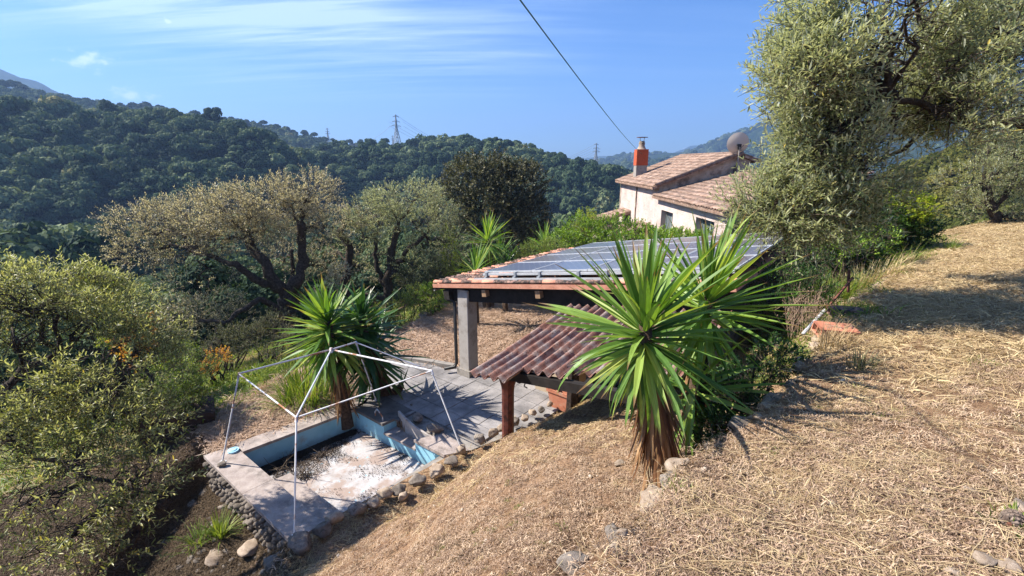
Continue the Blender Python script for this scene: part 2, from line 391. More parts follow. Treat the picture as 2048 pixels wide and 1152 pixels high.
inner = (POOL - POOL.mean(0)) * .93 + POOL.mean(0)
def ground_sheet():
    xs = np.concatenate([np.arange(-16, -9, .3), np.arange(-9, 9, .085), np.arange(9, 34.1, .25)])
    ys = np.concatenate([np.arange(-4, 1, .3), np.arange(1, 13, .085), np.arange(13, 34.1, .25)])
    X, Y = np.meshgrid(xs, ys, indexing='ij'); z = Z(X, Y)
    _, ins = poly_out(X, Y, inner); hole = ins > 0
    _, dk = poly_out(X, Y, PATIO); z = np.where((dk > -.02) & (z < DECK + .12), DECK - .07, z)
    z = np.where(hole, -6.35, z)
    nx, ny = X.shape; V = np.stack([X, Y, z], -1).reshape(-1, 3)
    I = np.arange(nx * ny).reshape(nx, ny)
    F = np.stack([I[:-1, :-1], I[1:, :-1], I[1:, 1:], I[:-1, 1:]], -1).reshape(-1, 4)
    a = Acc(); a.add(V, F, 0, np.zeros(len(F))); me = a.mesh('ground', True)
    x, y = X.ravel(), Y.ravel()
    soil_shade = sm((-x - 2.9) / 1.0) * sm((8.6 - y + .3 * (-x - 4)) / 1.2)  # dark soil left of the pool, the olive's shade also put into its colour
    _, ins2 = poly_out(x, y); soil_shade = soil_shade * (ins2 < .1)
    soil_shade = np.clip(soil_shade * (.75 + 1.6 * fbm(x * 1.3, y * 1.3, 90, 4)), 0, 1)
    # ground behind the yucca darkened too, its shade put into the colour
    soil_shade = np.maximum(soil_shade, sm(1 - np.hypot((x - 2.7) / 1.4, (y - 5.2) / 1.4)))
    dist, _ = poly_out(x, y)
    green = sm((dist - 1.0) / 3) * (1 - soil_shade) * (y > 7)
    green = np.maximum(green, .85 * sm((y - 13.5) / 3) * sm((x - 3) / 3) * sm((11 - x + (y - 13)) / 3))
    for nm, v in (('soil', soil_shade), ('green', green)):
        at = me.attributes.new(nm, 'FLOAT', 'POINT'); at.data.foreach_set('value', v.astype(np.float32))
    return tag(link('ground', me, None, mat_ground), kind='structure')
f_ = Vector((.779, -.627, 0)); c_ = Vector((.627, .779, 0))      # the patio, shelter and roof run along these
PATIO = np.array([(-3.62, 10.2), (-4.05, 12.7), (-2.1, 12.05), (-.7, 11.45), (1.6, 11.7), (3.2, 11.3), (2.6, 10.4), (1.6, 10.1), (.1, 8.75), (-.92, 8.05)])
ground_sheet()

# hills: one polar sheet out past the horizon
mat_hill, hn, hb = base_mat('wooded_hill_earth')
hg = N(hn, 'ShaderNodeNewGeometry')
hc = ramp(hn, noise(hn, hg.outputs['Position'], .035, 9, .75), [(.35, (.012, .024, .012)), (.52, (.03, .05, .022)), (.62, (.06, .08, .035)), (.75, (.16, .14, .09))])
hc2 = ramp(hn, noise(hn, hg.outputs['Position'], .006, 9, .8), [(.40, (.5, .6, .5)), (.56, (1, 1, 1)), (.66, (2.4, 2.0, 1.7))])
L(hn, mixc(hn, 1.0, hc, hc2, 'MULTIPLY'), hb.inputs['Base Color']); hb.inputs['Roughness'].default_value = 1; hb.inputs['Specular IOR Level'].default_value = 0
bump(hn, hb, noise(hn, hg.outputs['Position'], .06, 9, .8), 1, 6)
def hills():
    az = np.concatenate([np.arange(-180, -75, 5.), np.arange(-75, 75, .4), np.arange(75, 180.1, 5.)]) * math.pi / 180
    rr = np.concatenate([np.arange(14, 60, 2.), np.geomspace(60, 5300, 190)])
    A, Q = np.meshgrid(az, rr, indexing='ij'); X = Q * np.sin(A); Y = Q * np.cos(A); z = Z(X, Y)
    inside = (X > -15.6) & (X < 33.6) & (Y > -3.7) & (Y < 33.6)
    z = np.where(inside, z - 1.6, z)
    n, m = X.shape; V = np.stack([X, Y, z], -1).reshape(-1, 3); I = np.arange(n * m).reshape(n, m)
    F = np.stack([I[:-1, :-1], I[:-1, 1:], I[1:, 1:], I[1:, :-1]], -1).reshape(-1, 4)
    keep = ~(inside[:-1, :-1] & inside[1:, 1:] & inside[1:, :-1] & inside[:-1, 1:]).ravel()
    a = Acc(); a.add(V, F[keep], 0, np.zeros(int(keep.sum()))); 
    return tag(link('hills', a.mesh('hills', True), None, mat_hill), kind='structure')
hills()

# ------------------------------------------------------------------ scatter by geometry nodes
def scatter(name, P, rot, scl, srcs, mat=None, kind='stuff', label=None):
    me = bpy.data.meshes.new(name); P = np.asarray(P, np.float32); me.vertices.add(len(P)); me.vertices.foreach_set('co', P.ravel())
    a = me.attributes.new('rot', 'FLOAT_VECTOR', 'POINT'); a.data.foreach_set('vector', np.asarray(rot, np.float32).ravel())
    scl = np.asarray(scl, np.float32)
    if scl.ndim == 1: scl = np.repeat(scl[:, None], 3, 1)
    a = me.attributes.new('scl', 'FLOAT_VECTOR', 'POINT'); a.data.foreach_set('vector', scl.ravel())
    a = me.attributes.new('idx', 'INT', 'POINT'); a.data.foreach_set('value', RNG.integers(0, len(srcs), len(P)).astype(np.int32))
    o = link(name, me)
    ng = bpy.data.node_groups.new(name, 'GeometryNodeTree')
    ng.interface.new_socket('Geometry', in_out='INPUT', socket_type='NodeSocketGeometry'); ng.interface.new_socket('Geometry', in_out='OUTPUT', socket_type='NodeSocketGeometry')
    gi = ng.nodes.new('NodeGroupInput'); go = ng.nodes.new('NodeGroupOutput')
    mp = ng.nodes.new('GeometryNodeMeshToPoints'); ip = ng.nodes.new('GeometryNodeInstanceOnPoints'); jg = ng.nodes.new('GeometryNodeJoinGeometry')
    for s in reversed(srcs):
        oi = ng.nodes.new('GeometryNodeObjectInfo'); oi.inputs['Object'].default_value = s; oi.inputs['As Instance'].default_value = True
        ng.links.new(oi.outputs['Geometry'], jg.inputs[0])
    def attr(nm, t):
        n = ng.nodes.new('GeometryNodeInputNamedAttribute'); n.data_type = t; n.inputs['Name'].default_value = nm; return n.outputs['Attribute']
    ng.links.new(gi.outputs[0], mp.inputs[0]); ng.links.new(mp.outputs[0], ip.inputs['Points']); ng.links.new(jg.outputs[0], ip.inputs['Instance'])
    ip.inputs['Pick Instance'].default_value = True
    ng.links.new(attr('idx', 'INT'), ip.inputs['Instance Index']); ng.links.new(attr('rot', 'FLOAT_VECTOR'), ip.inputs['Rotation']); ng.links.new(attr('scl', 'FLOAT_VECTOR'), ip.inputs['Scale'])
    ng.links.new(ip.outputs[0], go.inputs[0])
    md = o.modifiers.new('scatter', 'NODES'); md.node_group = ng
    tag(o, label, None, None, kind)
    return o
def src(name, me, mat):
    if not me.materials: me.materials.append(mat)
    return bpy.data.objects.new(name, me)
def rand_dirs(n):
    v = RNG.normal(size=(n, 3)); return v / np.linalg.norm(v, axis=1, keepdims=True)
def unit(v): return v / np.maximum(np.linalg.norm(v, axis=-1, keepdims=True), 1e-9)
def leaf_quads(acc, pos, d, nrm, Ln, Wd, mi=0, rnd=None, six=False):
    """rhombic leaves from base pos along d"""
    n = len(pos); d = unit(d); s = unit(np.cross(d, nrm)); up = np.cross(s, d)
    Ln = np.broadcast_to(Ln, n)[:, None]; Wd = np.broadcast_to(Wd, n)[:, None]
    if rnd is None: rnd = RNG.random(n)
    if six:
        a = pos; b = pos + d * Ln * .30 + s * Wd * .46 + up * Wd * .1; c = pos + d * Ln * .72 + s * Wd * .40 + up * Wd * .05
        t = pos + d * Ln - up * Ln * .06; e = pos + d * Ln * .72 - s * Wd * .40 + up * Wd * .05; g = pos + d * Ln * .30 - s * Wd * .46 + up * Wd * .1
        V = np.stack([a, b, c, t, e, g], 1).reshape(-1, 3); k = np.arange(n)[:, None] * 6
        F = np.concatenate([k + np.array([[0, 1, 2, 3]]), k + np.array([[0, 3, 4, 5]])]); acc.add(V, F, mi, np.concatenate([rnd, rnd]))
    else:
        V = np.stack([pos, pos + d * Ln * .45 + s * Wd * .5, pos + d * Ln, pos + d * Ln * .45 - s * Wd * .5], 1).reshape(-1, 3)
        F = np.arange(n)[:, None] * 4 + np.array([[0, 1, 2, 3]]); acc.add(V, F, mi, rnd)
def sticks(acc, p0, p1, r, mi=0):
    """many thin 3-sided tapering sticks"""
    n = len(p0); d = unit(p1 - p0); ref = unit(np.cross(d, rand_dirs(n))); b = np.cross(d, ref); r = np.broadcast_to(r, n)[:, None]
    ring = lambda p, q: [p + (ref * math.cos(a) + b * math.sin(a)) * r * q for a in (0, 2.094, 4.189)]
    V = np.stack(ring(p0, 1) + ring(p1, .45), 1).reshape(-1, 3); k = np.arange(n)[:, None] * 6
    F = np.concatenate([k + np.array([[i, (i + 1) % 3, 3 + (i + 1) % 3, 3 + i]]) for i in range(3)]); acc.add(V, F, mi, RNG.random(len(F)))
def twigs(aL, aT, start, d, ln, k, LL, LW, droop=.15, tr=.004, jit=.35, six=False, spread=.85, two=True):
    """twigs with leaves in opposite pairs"""
    n = len(start); d = unit(d); ln = np.broadcast_to(ln, n)
    ref = unit(np.cross(d, rand_dirs(n))); ref2 = np.cross(d, ref)
    P, D, Nn = [], [], []
    for j in range(k):
        t = (j + .7) / k; p = start + d * (ln * t)[:, None]; p[:, 2] -= droop * ln * t * t
        sd = ref if j % 2 == 0 else ref2
        for sg in ((1, -1) if two else (1,)):
            dd = d * (.55 + .5 * t) + sd * sg * spread + rand_dirs(n) * jit; dd[:, 2] += .12
            P.append(p); D.append(dd); Nn.append(rand_dirs(n) * .5 + d * .2 + np.array([0, 0, 1.0]))
    m = np.concatenate
    P, D, Nn = m(P), m(D), m(Nn); q = len(P)
    leaf_quads(aL, P, D, Nn, LL * (.65 + .6 * RNG.random(q)), LW * (.75 + .5 * RNG.random(q)), 0, None, six)
    if aT is not None:
        e = start + d * ln[:, None]; e[:, 2] -= droop * ln; sticks(aT, start - d * .05, e, tr)
def ell(n, c, r, shell=.5):
    u = rand_dirs(n); q = RNG.random(n) ** (1 / 3 * (1 - shell) + .12 * shell)
    return np.array(c) + u * np.array(r) * q[:, None], u

# ------------------------------------------------------------------ forest on the hills
mat_forest = leafmat('forest_leaves', [(0, (.010, .024, .015)), (.28, (.025, .048, .026)), (.5, (.055, .090, .045)), (.7, (.12, .16, .075)), (.87, (.23, .27, .14)), (1, (.30, .26, .10))], trans=.15, rough=.8, per='both', spec=.1, patch=.028)
mat_shrub = leafmat('hillside_shrub_leaves', [(0, (.03, .045, .012)), (.5, (.11, .12, .025)), (1, (.22, .19, .05))], trans=.3, rough=.8, per='both', spec=.1)
mat_bark = pmat('olive_bark', [(.3, (.025, .018, .013)), (.6, (.085, .065, .05)), (.85, (.17, .14, .11))], 14, .95, 45, 1, .03)
mat_twig = pmat('twig_bark', [(.3, (.07, .05, .035)), (.7, (.17, .13, .095))], 14, .95, 45, 0, .03)
def canopy(seed, kind, n=46, q=1.0):
    a = Acc(); rs = np.random.default_rng(seed)
    nl = {'oak': 15, 'pine': 12, 'bush': 9, 'round': 14}[kind]
    for i in range(nl):
        u = rs.normal(size=3); u /= np.linalg.norm(u); u[2] = abs(u[2])
        if kind == 'oak': c = np.array([u[0] * .33, u[1] * .33, .42 + u[2] * .36]); r = .22
        elif kind == 'round': c = np.array([u[0] * .25, u[1] * .25, .55 + u[2] * .28]); r = .19
        elif kind == 'pine': c = np.array([u[0] * .36, u[1] * .36, .66 + u[2] * .2]); r = .17
        else: c = np.array([u[0] * .35, u[1] * .35, .15 + u[2] * .35]); r = .24
        v = rs.normal(size=(n, 3)); v /= np.linalg.norm(v, axis=1, keepdims=True); v[:, 2] = np.where(v[:, 2] < -.3, -v[:, 2], v[:, 2])
        p = c + v * r * np.array([1, 1, .72]) * (.8 + .4 * rs.random((n, 1)))
        d = np.cross(v, rs.normal(size=(n, 3))); nr = v + rs.normal(size=(n, 3)) * .45
        leaf_quads(a, p - unit(d) * .05 * q, d, nr, .12 * q, .10 * q, 0, np.full(n, rs.random()) * .7 + rs.random(n) * .3)
    return a.mesh('canopy_' + kind)
can_oak = [src('canopy', canopy(s, 'oak'), mat_forest) for s in range(5)]
can_fine = [src('canopy', canopy(s + 90, 'oak', 260, .42), mat_forest) for s in range(3)]
can_pine = [src('canopy', canopy(s + 20, 'pine'), mat_forest) for s in range(3)]
can_bush = [src('canopy', canopy(s + 40, 'bush'), mat_shrub) for s in range(4)]
def forest(name, n, az0, az1, r0, r1, smin, smax, srcs, keep=None):
    az = RNG.uniform(az0, az1, n); r = np.sqrt(RNG.uniform(r0 ** 2, r1 ** 2, n)); x = r * np.sin(az); y = r * np.cos(az)
    k = np.ones(n, bool) if keep is None else keep(x, y); x, y = x[k], y[k]; z = Z(x, y); q = len(x)
    s = RNG.uniform(smin, smax, q) * (1 + .5 * fbm(x / 40, y / 40, 8, 2)); sc = np.stack([s, s, s * RNG.uniform(.6, 1.45, q)], 1)
    rot = np.stack([RNG.normal(0, .08, q), RNG.normal(0, .08, q), RNG.uniform(0, 6.28, q)], 1)
    P = np.stack([x, y, z - .18 * s], 1)
    return scatter(name, P, rot, sc, srcs)
forest('forest', 7000, -1.0, .52, 70, 350, 4.5, 9.5, can_oak + can_pine[:1])
forest('forest', 5500, -1.0, .52, 70, 350, 1.8, 4.5, can_oak)
forest('forest', 260, -1.0, .52, 90, 350, 8, 12, can_pine)
forest('forest', 7500, -1.0, .45, 350, 660, 5, 9.5, can_oak)
forest('hillside_scrub', 2600, .60, 1.15, 38, 160, 1.5, 4.2, can_bush, keep=lambda x, y: fbm(x / 14, y / 14, 3, 3) > -.10)
forest('forest', 9000, .12, 1.0, 500, 1950, 9, 22, can_oak[:3], keep=lambda x, y: fbm(x / 120, y / 120, 3, 3) > -.10)
forest('forest', 1400, -1.0, .2, 22, 72, 1.8, 4.2, can_fine, keep=lambda x, y: (poly_out(x, y)[0] > 9))

# pines that stand out on the skyline
mat_pinecrown = leafmat('pine_needles', [(0, (.012, .026, .012)), (.6, (.03, .055, .022)), (1, (.06, .09, .035))], trans=.15, rough=.8, spec=.1)
pine_me = []
for s in range(3):
    me = canopy(70 + s, 'round'); me.materials.append(mat_pinecrown); pine_me.append(me)
ta = Acc(); ta.tube([(0, 0, -.15), (.02, .01, .3), (0, 0, .72)], [.035, .03, .018], 5); trunk_me = ta.mesh('trunk'); trunk_me.materials.append(mat_bark)
def pine(px, dist, w, label, group):
    # stands on the ridge at this bearing
    az = te_of(px, 300)[0]; rs = np.linspace(dist * .8, dist * 1.25, 120)
    zs = Z(rs * math.sin(az), rs * math.cos(az)); k = int(np.argmax(zs / rs)); x, y, z = rs[k] * math.sin(az), rs[k] * math.cos(az), zs[k]
    o = empty('pine_tree', label, 'tree', (x, y, z), group, random.random() * 6)
    for nm, me in (('trunk', trunk_me), ('crown', random.choice(pine_me))):
        p = link(nm, me, o); p.scale = (w, w, w)
ORD = ['first', 'second', 'third', 'fourth', 'fifth', 'sixth', 'seventh', 'eighth', 'ninth', 'tenth', 'eleventh', 'twelfth', 'thirteenth', 'fourteenth', 'fifteenth', 'sixteenth', 'seventeenth', 'eighteenth', 'nineteenth', 'twentieth']
for i, px in enumerate((382, 402, 428, 470, 484, 500, 534, 560, 577, 590, 612, 632, 668, 689, 700, 724, 739, 751, 772)):
    pine(px, 620, random.uniform(8, 13.5), f'{ORD[i]} pine from the left along the far crest left of the tall pylon', 'pines on the crest left of the tall pylon')
for i, px in enumerate((284, 296, 307, 322, 336)):
    pine(px, 620, random.uniform(10, 15), f'{ORD[i]} dark pine from the left in the clump under the small clouds', 'clump of pines on the left hill crest')
pine(1094, 340, 8.5, 'left pine of the pair on the crest descending towards the right pylon', 'pair of pines on the descending crest')
pine(1108, 340, 9, 'right pine of the pair on the crest descending towards the right pylon', 'pair of pines on the descending crest')
pine(917, 340, 9.5, 'pine taller than its neighbours on the top of the middle wooded hill', None)
for i, px in enumerate((12, 34, 46, 62, 78)):
    pine(px, 620, random.uniform(9, 15), f'{ORD[i]} dark round tree from the left edge on the crest below the blue mountain', 'trees on the crest below the left mountain')

# ------------------------------------------------------------------ pylons and power lines
mat_steel = pmat('galvanised_lattice_steel', [(0, (.22, .24, .26)), (1, (.30, .32, .34))], 2, .6, 10, 0, .01)
def pylon(px, ptop, pbot, dist, label, t=.16):
    a0 = te_of(px, ptop); a1 = te_of(px, pbot); az = a0[0]
    b = Vector((dist * math.sin(az), dist * math.cos(az), a1[1] * dist)); H = (a0[1] - a1[1]) * dist
    o = empty('pylon', label, 'pylon', b, 'electricity pylons beyond the ridges', -az + .5)
    half = lambda q: (.115 * (1 - q / .62) + .022 * (q / .62)) * H if q < .62 else .022 * H * (1 - (q - .62) / .38 * .75)
    q = [0, .13, .25, .36, .46, .54, .62, .69, .76, .83, .9, 1.0]
    cs = lambda h: [Vector((s * h, r * h, 0)) for s, r in ((1, 1), (-1, 1), (-1, -1), (1, -1))]
    a = Acc()
    for i in range(4): a.tube([cs(half(u))[i] + Vector((0, 0, u * H)) for u in q], t, 4)
    a.build('mast_leg', mat_steel, o)
    a = Acc()
    for u, v in zip(q[:-1], q[1:]):
        A = [p + Vector((0, 0, u * H)) for p in cs(half(u))]; B = [p + Vector((0, 0, v * H)) for p in cs(half(v))]
        for i in range(4):
            a.tube([A[i], B[(i + 1) % 4]], t * .6, 3); a.tube([A[(i + 1) % 4], B[i]], t * .6, 3); a.tube([B[i], B[(i + 1) % 4]], t * .6, 3)
    a.build('bracing', mat_steel, o)
    for u, w in ((.94, .09), (.80, .125), (.68, .15)):
        a = Acc(); z = u * H
        a.tube([(-w * H, 0, z), (w * H, 0, z)], t, 4)
        for s in (1, -1): a.tube([(s * w * H, 0, z), (0, 0, z + .045 * H)], t * .7, 3); a.tube([(s * w * H, 0, z - .03 * H), (s * w * H, 0, z)], t * .8, 4)
        a.build('cross_arm', mat_steel, o)
    return o, b, H
p1, b1, H1 = pylon(791, 229, 300, 420, 'tall steel lattice pylon on the crest of the central wooded hill', .20)
p2, b2, H2 = pylon(1193, 286, 338, 560, 'steel lattice pylon behind the hill left of the red chimney', .24)
p3, b3, H3 = pylon(654, 256, 292, 760, 'small distant lattice pylon on the ridge between the pines', .26)
p4, b4, H4 = pylon(785, 271, 300, 800, 'small pylon seen close behind the tall central pylon', .22)
def wire(name, A, B, sag, r, label, cat='cable', mat=None, group=None, n=24, parent=None):
    A, B = Vector(A), Vector(B); a = Acc(); pts = []
    for i in range(n + 1):
        t = i / n; p = A.lerp(B, t); p.z -= 4 * sag * t * (1 - t); pts.append(p)
    a.tube(pts, r, 4); o = a.build(name, mat or mat_steel, parent); tag(o, label, cat, group); return o
for i, (s, u, wd) in enumerate(((-1, .68, 'lowest left'), (1, .68, 'lowest right'), (-1, .8, 'middle left'), (1, .8, 'middle right'), (0, 1.0, 'topmost'))):
    off = Vector((s * 5.5, s * 2, 0))
    wire('power_line', b1 + off + Vector((0, 0, u * H1)), b2 + off + Vector((0, 0, u * H2)), 24 + 2 * i, .10, wd + ' power line sagging from the tall central pylon to the one by the chimney', 'power line', None, 'power lines crossing the wooded hill', 30)
wire('power_line', b1 + Vector((-4, 0, .7 * H1)), b3 + Vector((4, 0, .7 * H3)), 16, .09, 'power line running left from the central pylon to the small distant one', 'power line', None, None, 20)

# ------------------------------------------------------------------ building materials
T_ST = [(.25, (.12, .075, .052)), (.42, (.26, .165, .12)), (.6, (.37, .26, .20)), (.8, (.50, .40, .33))]
mat_tile = pmat('old_clay_tile', T_ST, 6, .9, 60, .5, .008, dirt=(.10, .085, .07), dscale=9, dlo=.55, dhi=.72, vary=.30)
mat_tile2 = pmat('pink_clay_tile', [(.3, (.48, .20, .13)), (.6, (.62, .30, .20)), (.8, (.68, .38, .27))], 7, .9, 60, .4, .006, dirt=(.12, .10, .085), dscale=22, dlo=.60, dhi=.72, vary=.15, fleck=(.10, .08, .06), fscale=70, flo=.64)
mat_tile3 = pmat('mossy_clay_tile', [(.3, (.13, .08, .065)), (.5, (.27, .16, .125)), (.75, (.44, .27, .21))], 9, .95, 60, .6, .01, dirt=(.045, .04, .035), dscale=13, dlo=.40, dhi=.56, vary=.3)
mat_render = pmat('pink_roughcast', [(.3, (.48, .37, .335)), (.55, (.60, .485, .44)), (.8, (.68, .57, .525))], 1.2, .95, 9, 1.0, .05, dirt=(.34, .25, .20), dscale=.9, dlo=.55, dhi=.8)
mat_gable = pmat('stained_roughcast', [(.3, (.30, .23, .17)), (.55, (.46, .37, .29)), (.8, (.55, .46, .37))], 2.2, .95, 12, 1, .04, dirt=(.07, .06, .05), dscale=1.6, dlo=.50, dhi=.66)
mat_dark = pmat('dark_interior', [(0, (.015, .014, .013)), (1, (.03, .028, .025))], 3, .9, 20, 0)
mat_brick_red = pmat('red_chimney_brick', [(.3, (.42, .075, .03)), (.7, (.55, .12, .05))], 5, .85, 60, .3, .006, dirt=(.25, .05, .025), dscale=5)
mat_conc = pmat('weathered_concrete', [(.3, (.20, .18, .16)), (.55, (.33, .30, .27)), (.8, (.44, .40, .36))], 3, .95, 50, .5, .008, dirt=(.10, .09, .08), dscale=3, dlo=.52, dhi=.7)
mat_coping = pmat('pink_grey_coping', [(.3, (.26, .21, .19)), (.55, (.38, .32, .29)), (.8, (.48, .42, .38))], 5, .95, 70, .6, .008, dirt=(.13, .11, .10), dscale=3, dlo=.50, dhi=.72, fleck=(.58, .50, .45), fscale=90, flo=.62)
mat_slab = pmat('paving_slab', [(.3, (.20, .19, .19)), (.55, (.31, .29, .285)), (.8, (.41, .385, .37))], 2.2, .95, 60, .4, .006, dirt=(.10, .095, .095), dscale=1.2, dlo=.45, dhi=.72, vary=.10, fleck=(.13, .12, .12), fscale=45, flo=.62)
mat_render2 = pmat('pillar_render', [(.3, (.32, .29, .26)), (.6, (.42, .39, .36)), (.8, (.48, .44, .40))], 2.5, .95, 45, .5, .008, dirt=(.17, .14, .11), dscale=2.5, dlo=.5, dhi=.72)
mat_beam = pmat('shade_dark_timber', [(.3, (.010, .008, .007)), (.7, (.03, .024, .02))], 8, .85, 40, .4, .006)  # beams near black, shade under the roofs put into the colour
mat_wood = pmat('raw_rafter_end', [(.3, (.22, .13, .07)), (.7, (.38, .25, .15))], 12, .85, 60, .3, .004)
mat_redwood = pmat('red_brown_post_paint', [(.3, (.07, .018, .012)), (.6, (.15, .045, .03)), (.85, (.21, .085, .06))], 9, .6, 50, .4, .005, dirt=(.03, .012, .01), dscale=7, dlo=.5, dhi=.65)
mat_blue = pmat('pale_blue_pool_paint', [(.3, (.22, .50, .64)), (.6, (.32, .62, .76)), (.8, (.44, .70, .82))], 2.2, .75, 30, .2, .005, dirt=(.30, .35, .36), dscale=3, dlo=.58, dhi=.75)
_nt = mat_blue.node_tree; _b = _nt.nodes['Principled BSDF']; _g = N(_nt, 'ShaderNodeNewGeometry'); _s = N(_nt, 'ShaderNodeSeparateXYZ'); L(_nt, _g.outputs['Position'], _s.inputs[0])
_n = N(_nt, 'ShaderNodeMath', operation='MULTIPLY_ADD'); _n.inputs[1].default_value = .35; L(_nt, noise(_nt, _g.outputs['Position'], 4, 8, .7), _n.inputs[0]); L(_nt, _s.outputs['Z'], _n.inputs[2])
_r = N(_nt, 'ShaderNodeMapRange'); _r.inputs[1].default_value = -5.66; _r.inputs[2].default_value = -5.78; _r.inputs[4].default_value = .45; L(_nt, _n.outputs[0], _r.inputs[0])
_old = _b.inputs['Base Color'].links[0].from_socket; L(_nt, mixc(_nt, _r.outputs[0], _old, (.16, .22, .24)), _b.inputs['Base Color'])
mat_poolfl = pmat('peeling_white_pool_floor', [(.3, (.30, .255, .235)), (.5, (.45, .425, .42)), (.75, (.58, .575, .595))], 3.5, .9, 30, .5, .01, dirt=(.36, .28, .24), dscale=2.2, dlo=.48, dhi=.58, fleck=(.30, .52, .62), fscale=7, flo=.66)
mat_white = pmat('white_painted_tube', [(.3, (.52, .53, .56)), (.7, (.70, .71, .74))], 4, .45, 60, .1, .001, dirt=(.34, .15, .07), dscale=1.9, dlo=.55, dhi=.60, spec=.5)
mat_alu = pmat('aluminium_rail', [(.3, (.52, .53, .54)), (.7, (.68, .69, .70))], 3, .4, 60, 0, .001, spec=.5, metal=.35)
mat_rust = pmat('rusty_iron', [(.3, (.09, .035, .022)), (.7, (.20, .085, .05))], 14, .85, 60, .3, .003)
mat_terra = pmat('orange_terracotta', [(.3, (.44, .15, .085)), (.7, (.60, .26, .16))], 6, .85, 50, .3, .004, dirt=(.42, .30, .22), dscale=6, dlo=.55, dhi=.7)
mat_iron = pmat('black_iron', [(0, (.01, .01, .011)), (1, (.025, .025, .027))], 5, .5, 30, .1, .001, spec=.5)
mat_green_w = pmat('green_cable_sheath', [(0, (.03, .10, .06)), (1, (.05, .13, .08))], 5, .5, 30, 0)
mat_stone = pmat('fieldstone', [(.25, (.11, .09, .075)), (.5, (.22, .185, .155)), (.8, (.36, .31, .26))], 3, .95, 30, .8, .015, dirt=(.06, .055, .045), dscale=5, dlo=.52, dhi=.68, world=False, vary=.25)
mat_stone_l = pmat('pale_limestone', [(.25, (.22, .16, .115)), (.5, (.36, .28, .21)), (.8, (.50, .41, .33))], 4, .95, 30, .7, .01, dirt=(.26, .19, .13), dscale=5, dlo=.54, dhi=.72, world=False, vary=.15)
mat_debris = pmat('dark_leaf_litter', [(.3, (.018, .012, .009)), (.6, (.055, .038, .026)), (.85, (.13, .09, .065))], 22, .95, 50, 1, .02)

# ------------------------------------------------------------------ barrel tile
def tile_mesh(name, ln=.42, w=.19, r=.5, th=.014, seg=6):
    """runs along +y (down-slope end at y=0, wider), arched over x"""
    V = []; 
    for (y, k, zz) in ((0, 1.0, .012), (ln, .82, 0)):
        for q in range(seg + 1):
            a = math.pi * q / seg
            V.append((-math.cos(a) * w * .5 * k, y, math.sin(a) * w * .40 * k + zz))
        for q in range(seg + 1):
            a = math.pi * q / seg
            V.append((-math.cos(a) * (w * .5 * k - th), y, math.sin(a) * (w * .40 * k - th) + zz))
    n = seg + 1; a_ = Acc(); F = []
    for q in range(seg):
        F += [[q, q + 1, 2 * n + q + 1, 2 * n + q], [n + q, 3 * n + q, 3 * n + q + 1, n + q + 1], [q, n + q, n + q + 1, q + 1], [2 * n + q, 2 * n + q + 1, 3 * n + q + 1, 3 * n + q]]
    F += [[0, 2 * n, 3 * n, n], [n - 1, 2 * n - 1, 4 * n - 1, 3 * n - 1]]
    a_.add(V, F); return a_.mesh(name, True)
def frame(o, x, y, z): return Matrix(((x.x, y.x, z.x, o.x), (x.y, y.y, z.y, o.y), (x.z, y.z, z.z, o.z), (0, 0, 0, 1)))
def tiled_roof(parent, O, across, up, na, nu, wa, lu, mats, mask=None, limit=300, base=True, near=None, name='roof_tile'):
    """O eave corner, across = unit eave direction, up = unit up-slope direction"""
    nrm = across.cross(up).normalized()
    if nrm.z < 0: nrm = -nrm
    meshes = []
    for m in mats:
        me = tile_mesh('roof_tile', lu * 1.22, wa * .80); me.materials.append(m); meshes.append(me)
    xx = up.cross(nrm)
    cells = []
    for i in range(na):
        for j in range(nu):
            if mask and not mask(i, j): continue
            p = O + across * (wa * (i + .5)) + up * (lu * j) + nrm * .045
            cells.append((p, i, j))
    cells.sort(key=lambda c: c[0].length)
    rest = Acc()
    for k, (p, i, j) in enumerate(cells):
        jr = random.gauss(0, .018); y2 = (up + xx * jr + nrm * random.gauss(0, .008)).normalized(); x2 = y2.cross(nrm).normalized()
        M = frame(p + up * random.gauss(0, .012), x2, y2, x2.cross(y2)); me = meshes[min(len(meshes) - 1, int(random.random() * len(meshes)))]
        if k < limit: link(name, me, parent, None, M)
        else:
            vs = np.array([tuple(M @ v.co) for v in me.vertices]); fs = [list(f.vertices) for f in me.polygons]; rest.add(vs, fs, meshes.index(me))
    if rest.n:
        r = rest.build('roof_tiles_far', mats, parent, True); r['kind'] = 'stuff'
    if base:  # channel tiles between the cover tiles, one corrugated sheet
        a = Acc(); V = []; F = []; K = 6; n = na * K + 1
        for j in (0, 1):
            for i in range(n):
                ph = (i % K) / K; h = -.045 + .055 * (abs(ph - .0 if ph < .5 else 1 - ph) * 2 < .35) 
                q = O + across * (wa * i / K) + up * (lu * nu * j) + nrm * (.035 - .05 * math.sin(math.pi * ph)); V.append(tuple(q))
            for i in range(n): V.append(tuple(O + across * (wa * i / K) + up * (lu * nu * j) - nrm * .07))
        for i in range(n - 1):
            F += [[i, i + 1, 2 * n + i + 1, 2 * n + i], [n + i, 3 * n + i, 3 * n + i + 1, n + i + 1], [i, n + i, n + i + 1, i + 1], [2 * n + i, 2 * n + i + 1, 3 * n + i + 1, 3 * n + i]]
        F += [[0, 2 * n, 3 * n, n], [n - 1, 2 * n - 1, 4 * n - 1, 3 * n - 1]]
        a.add(V, F); a.build('channel_tiles', mats[0], parent, False)

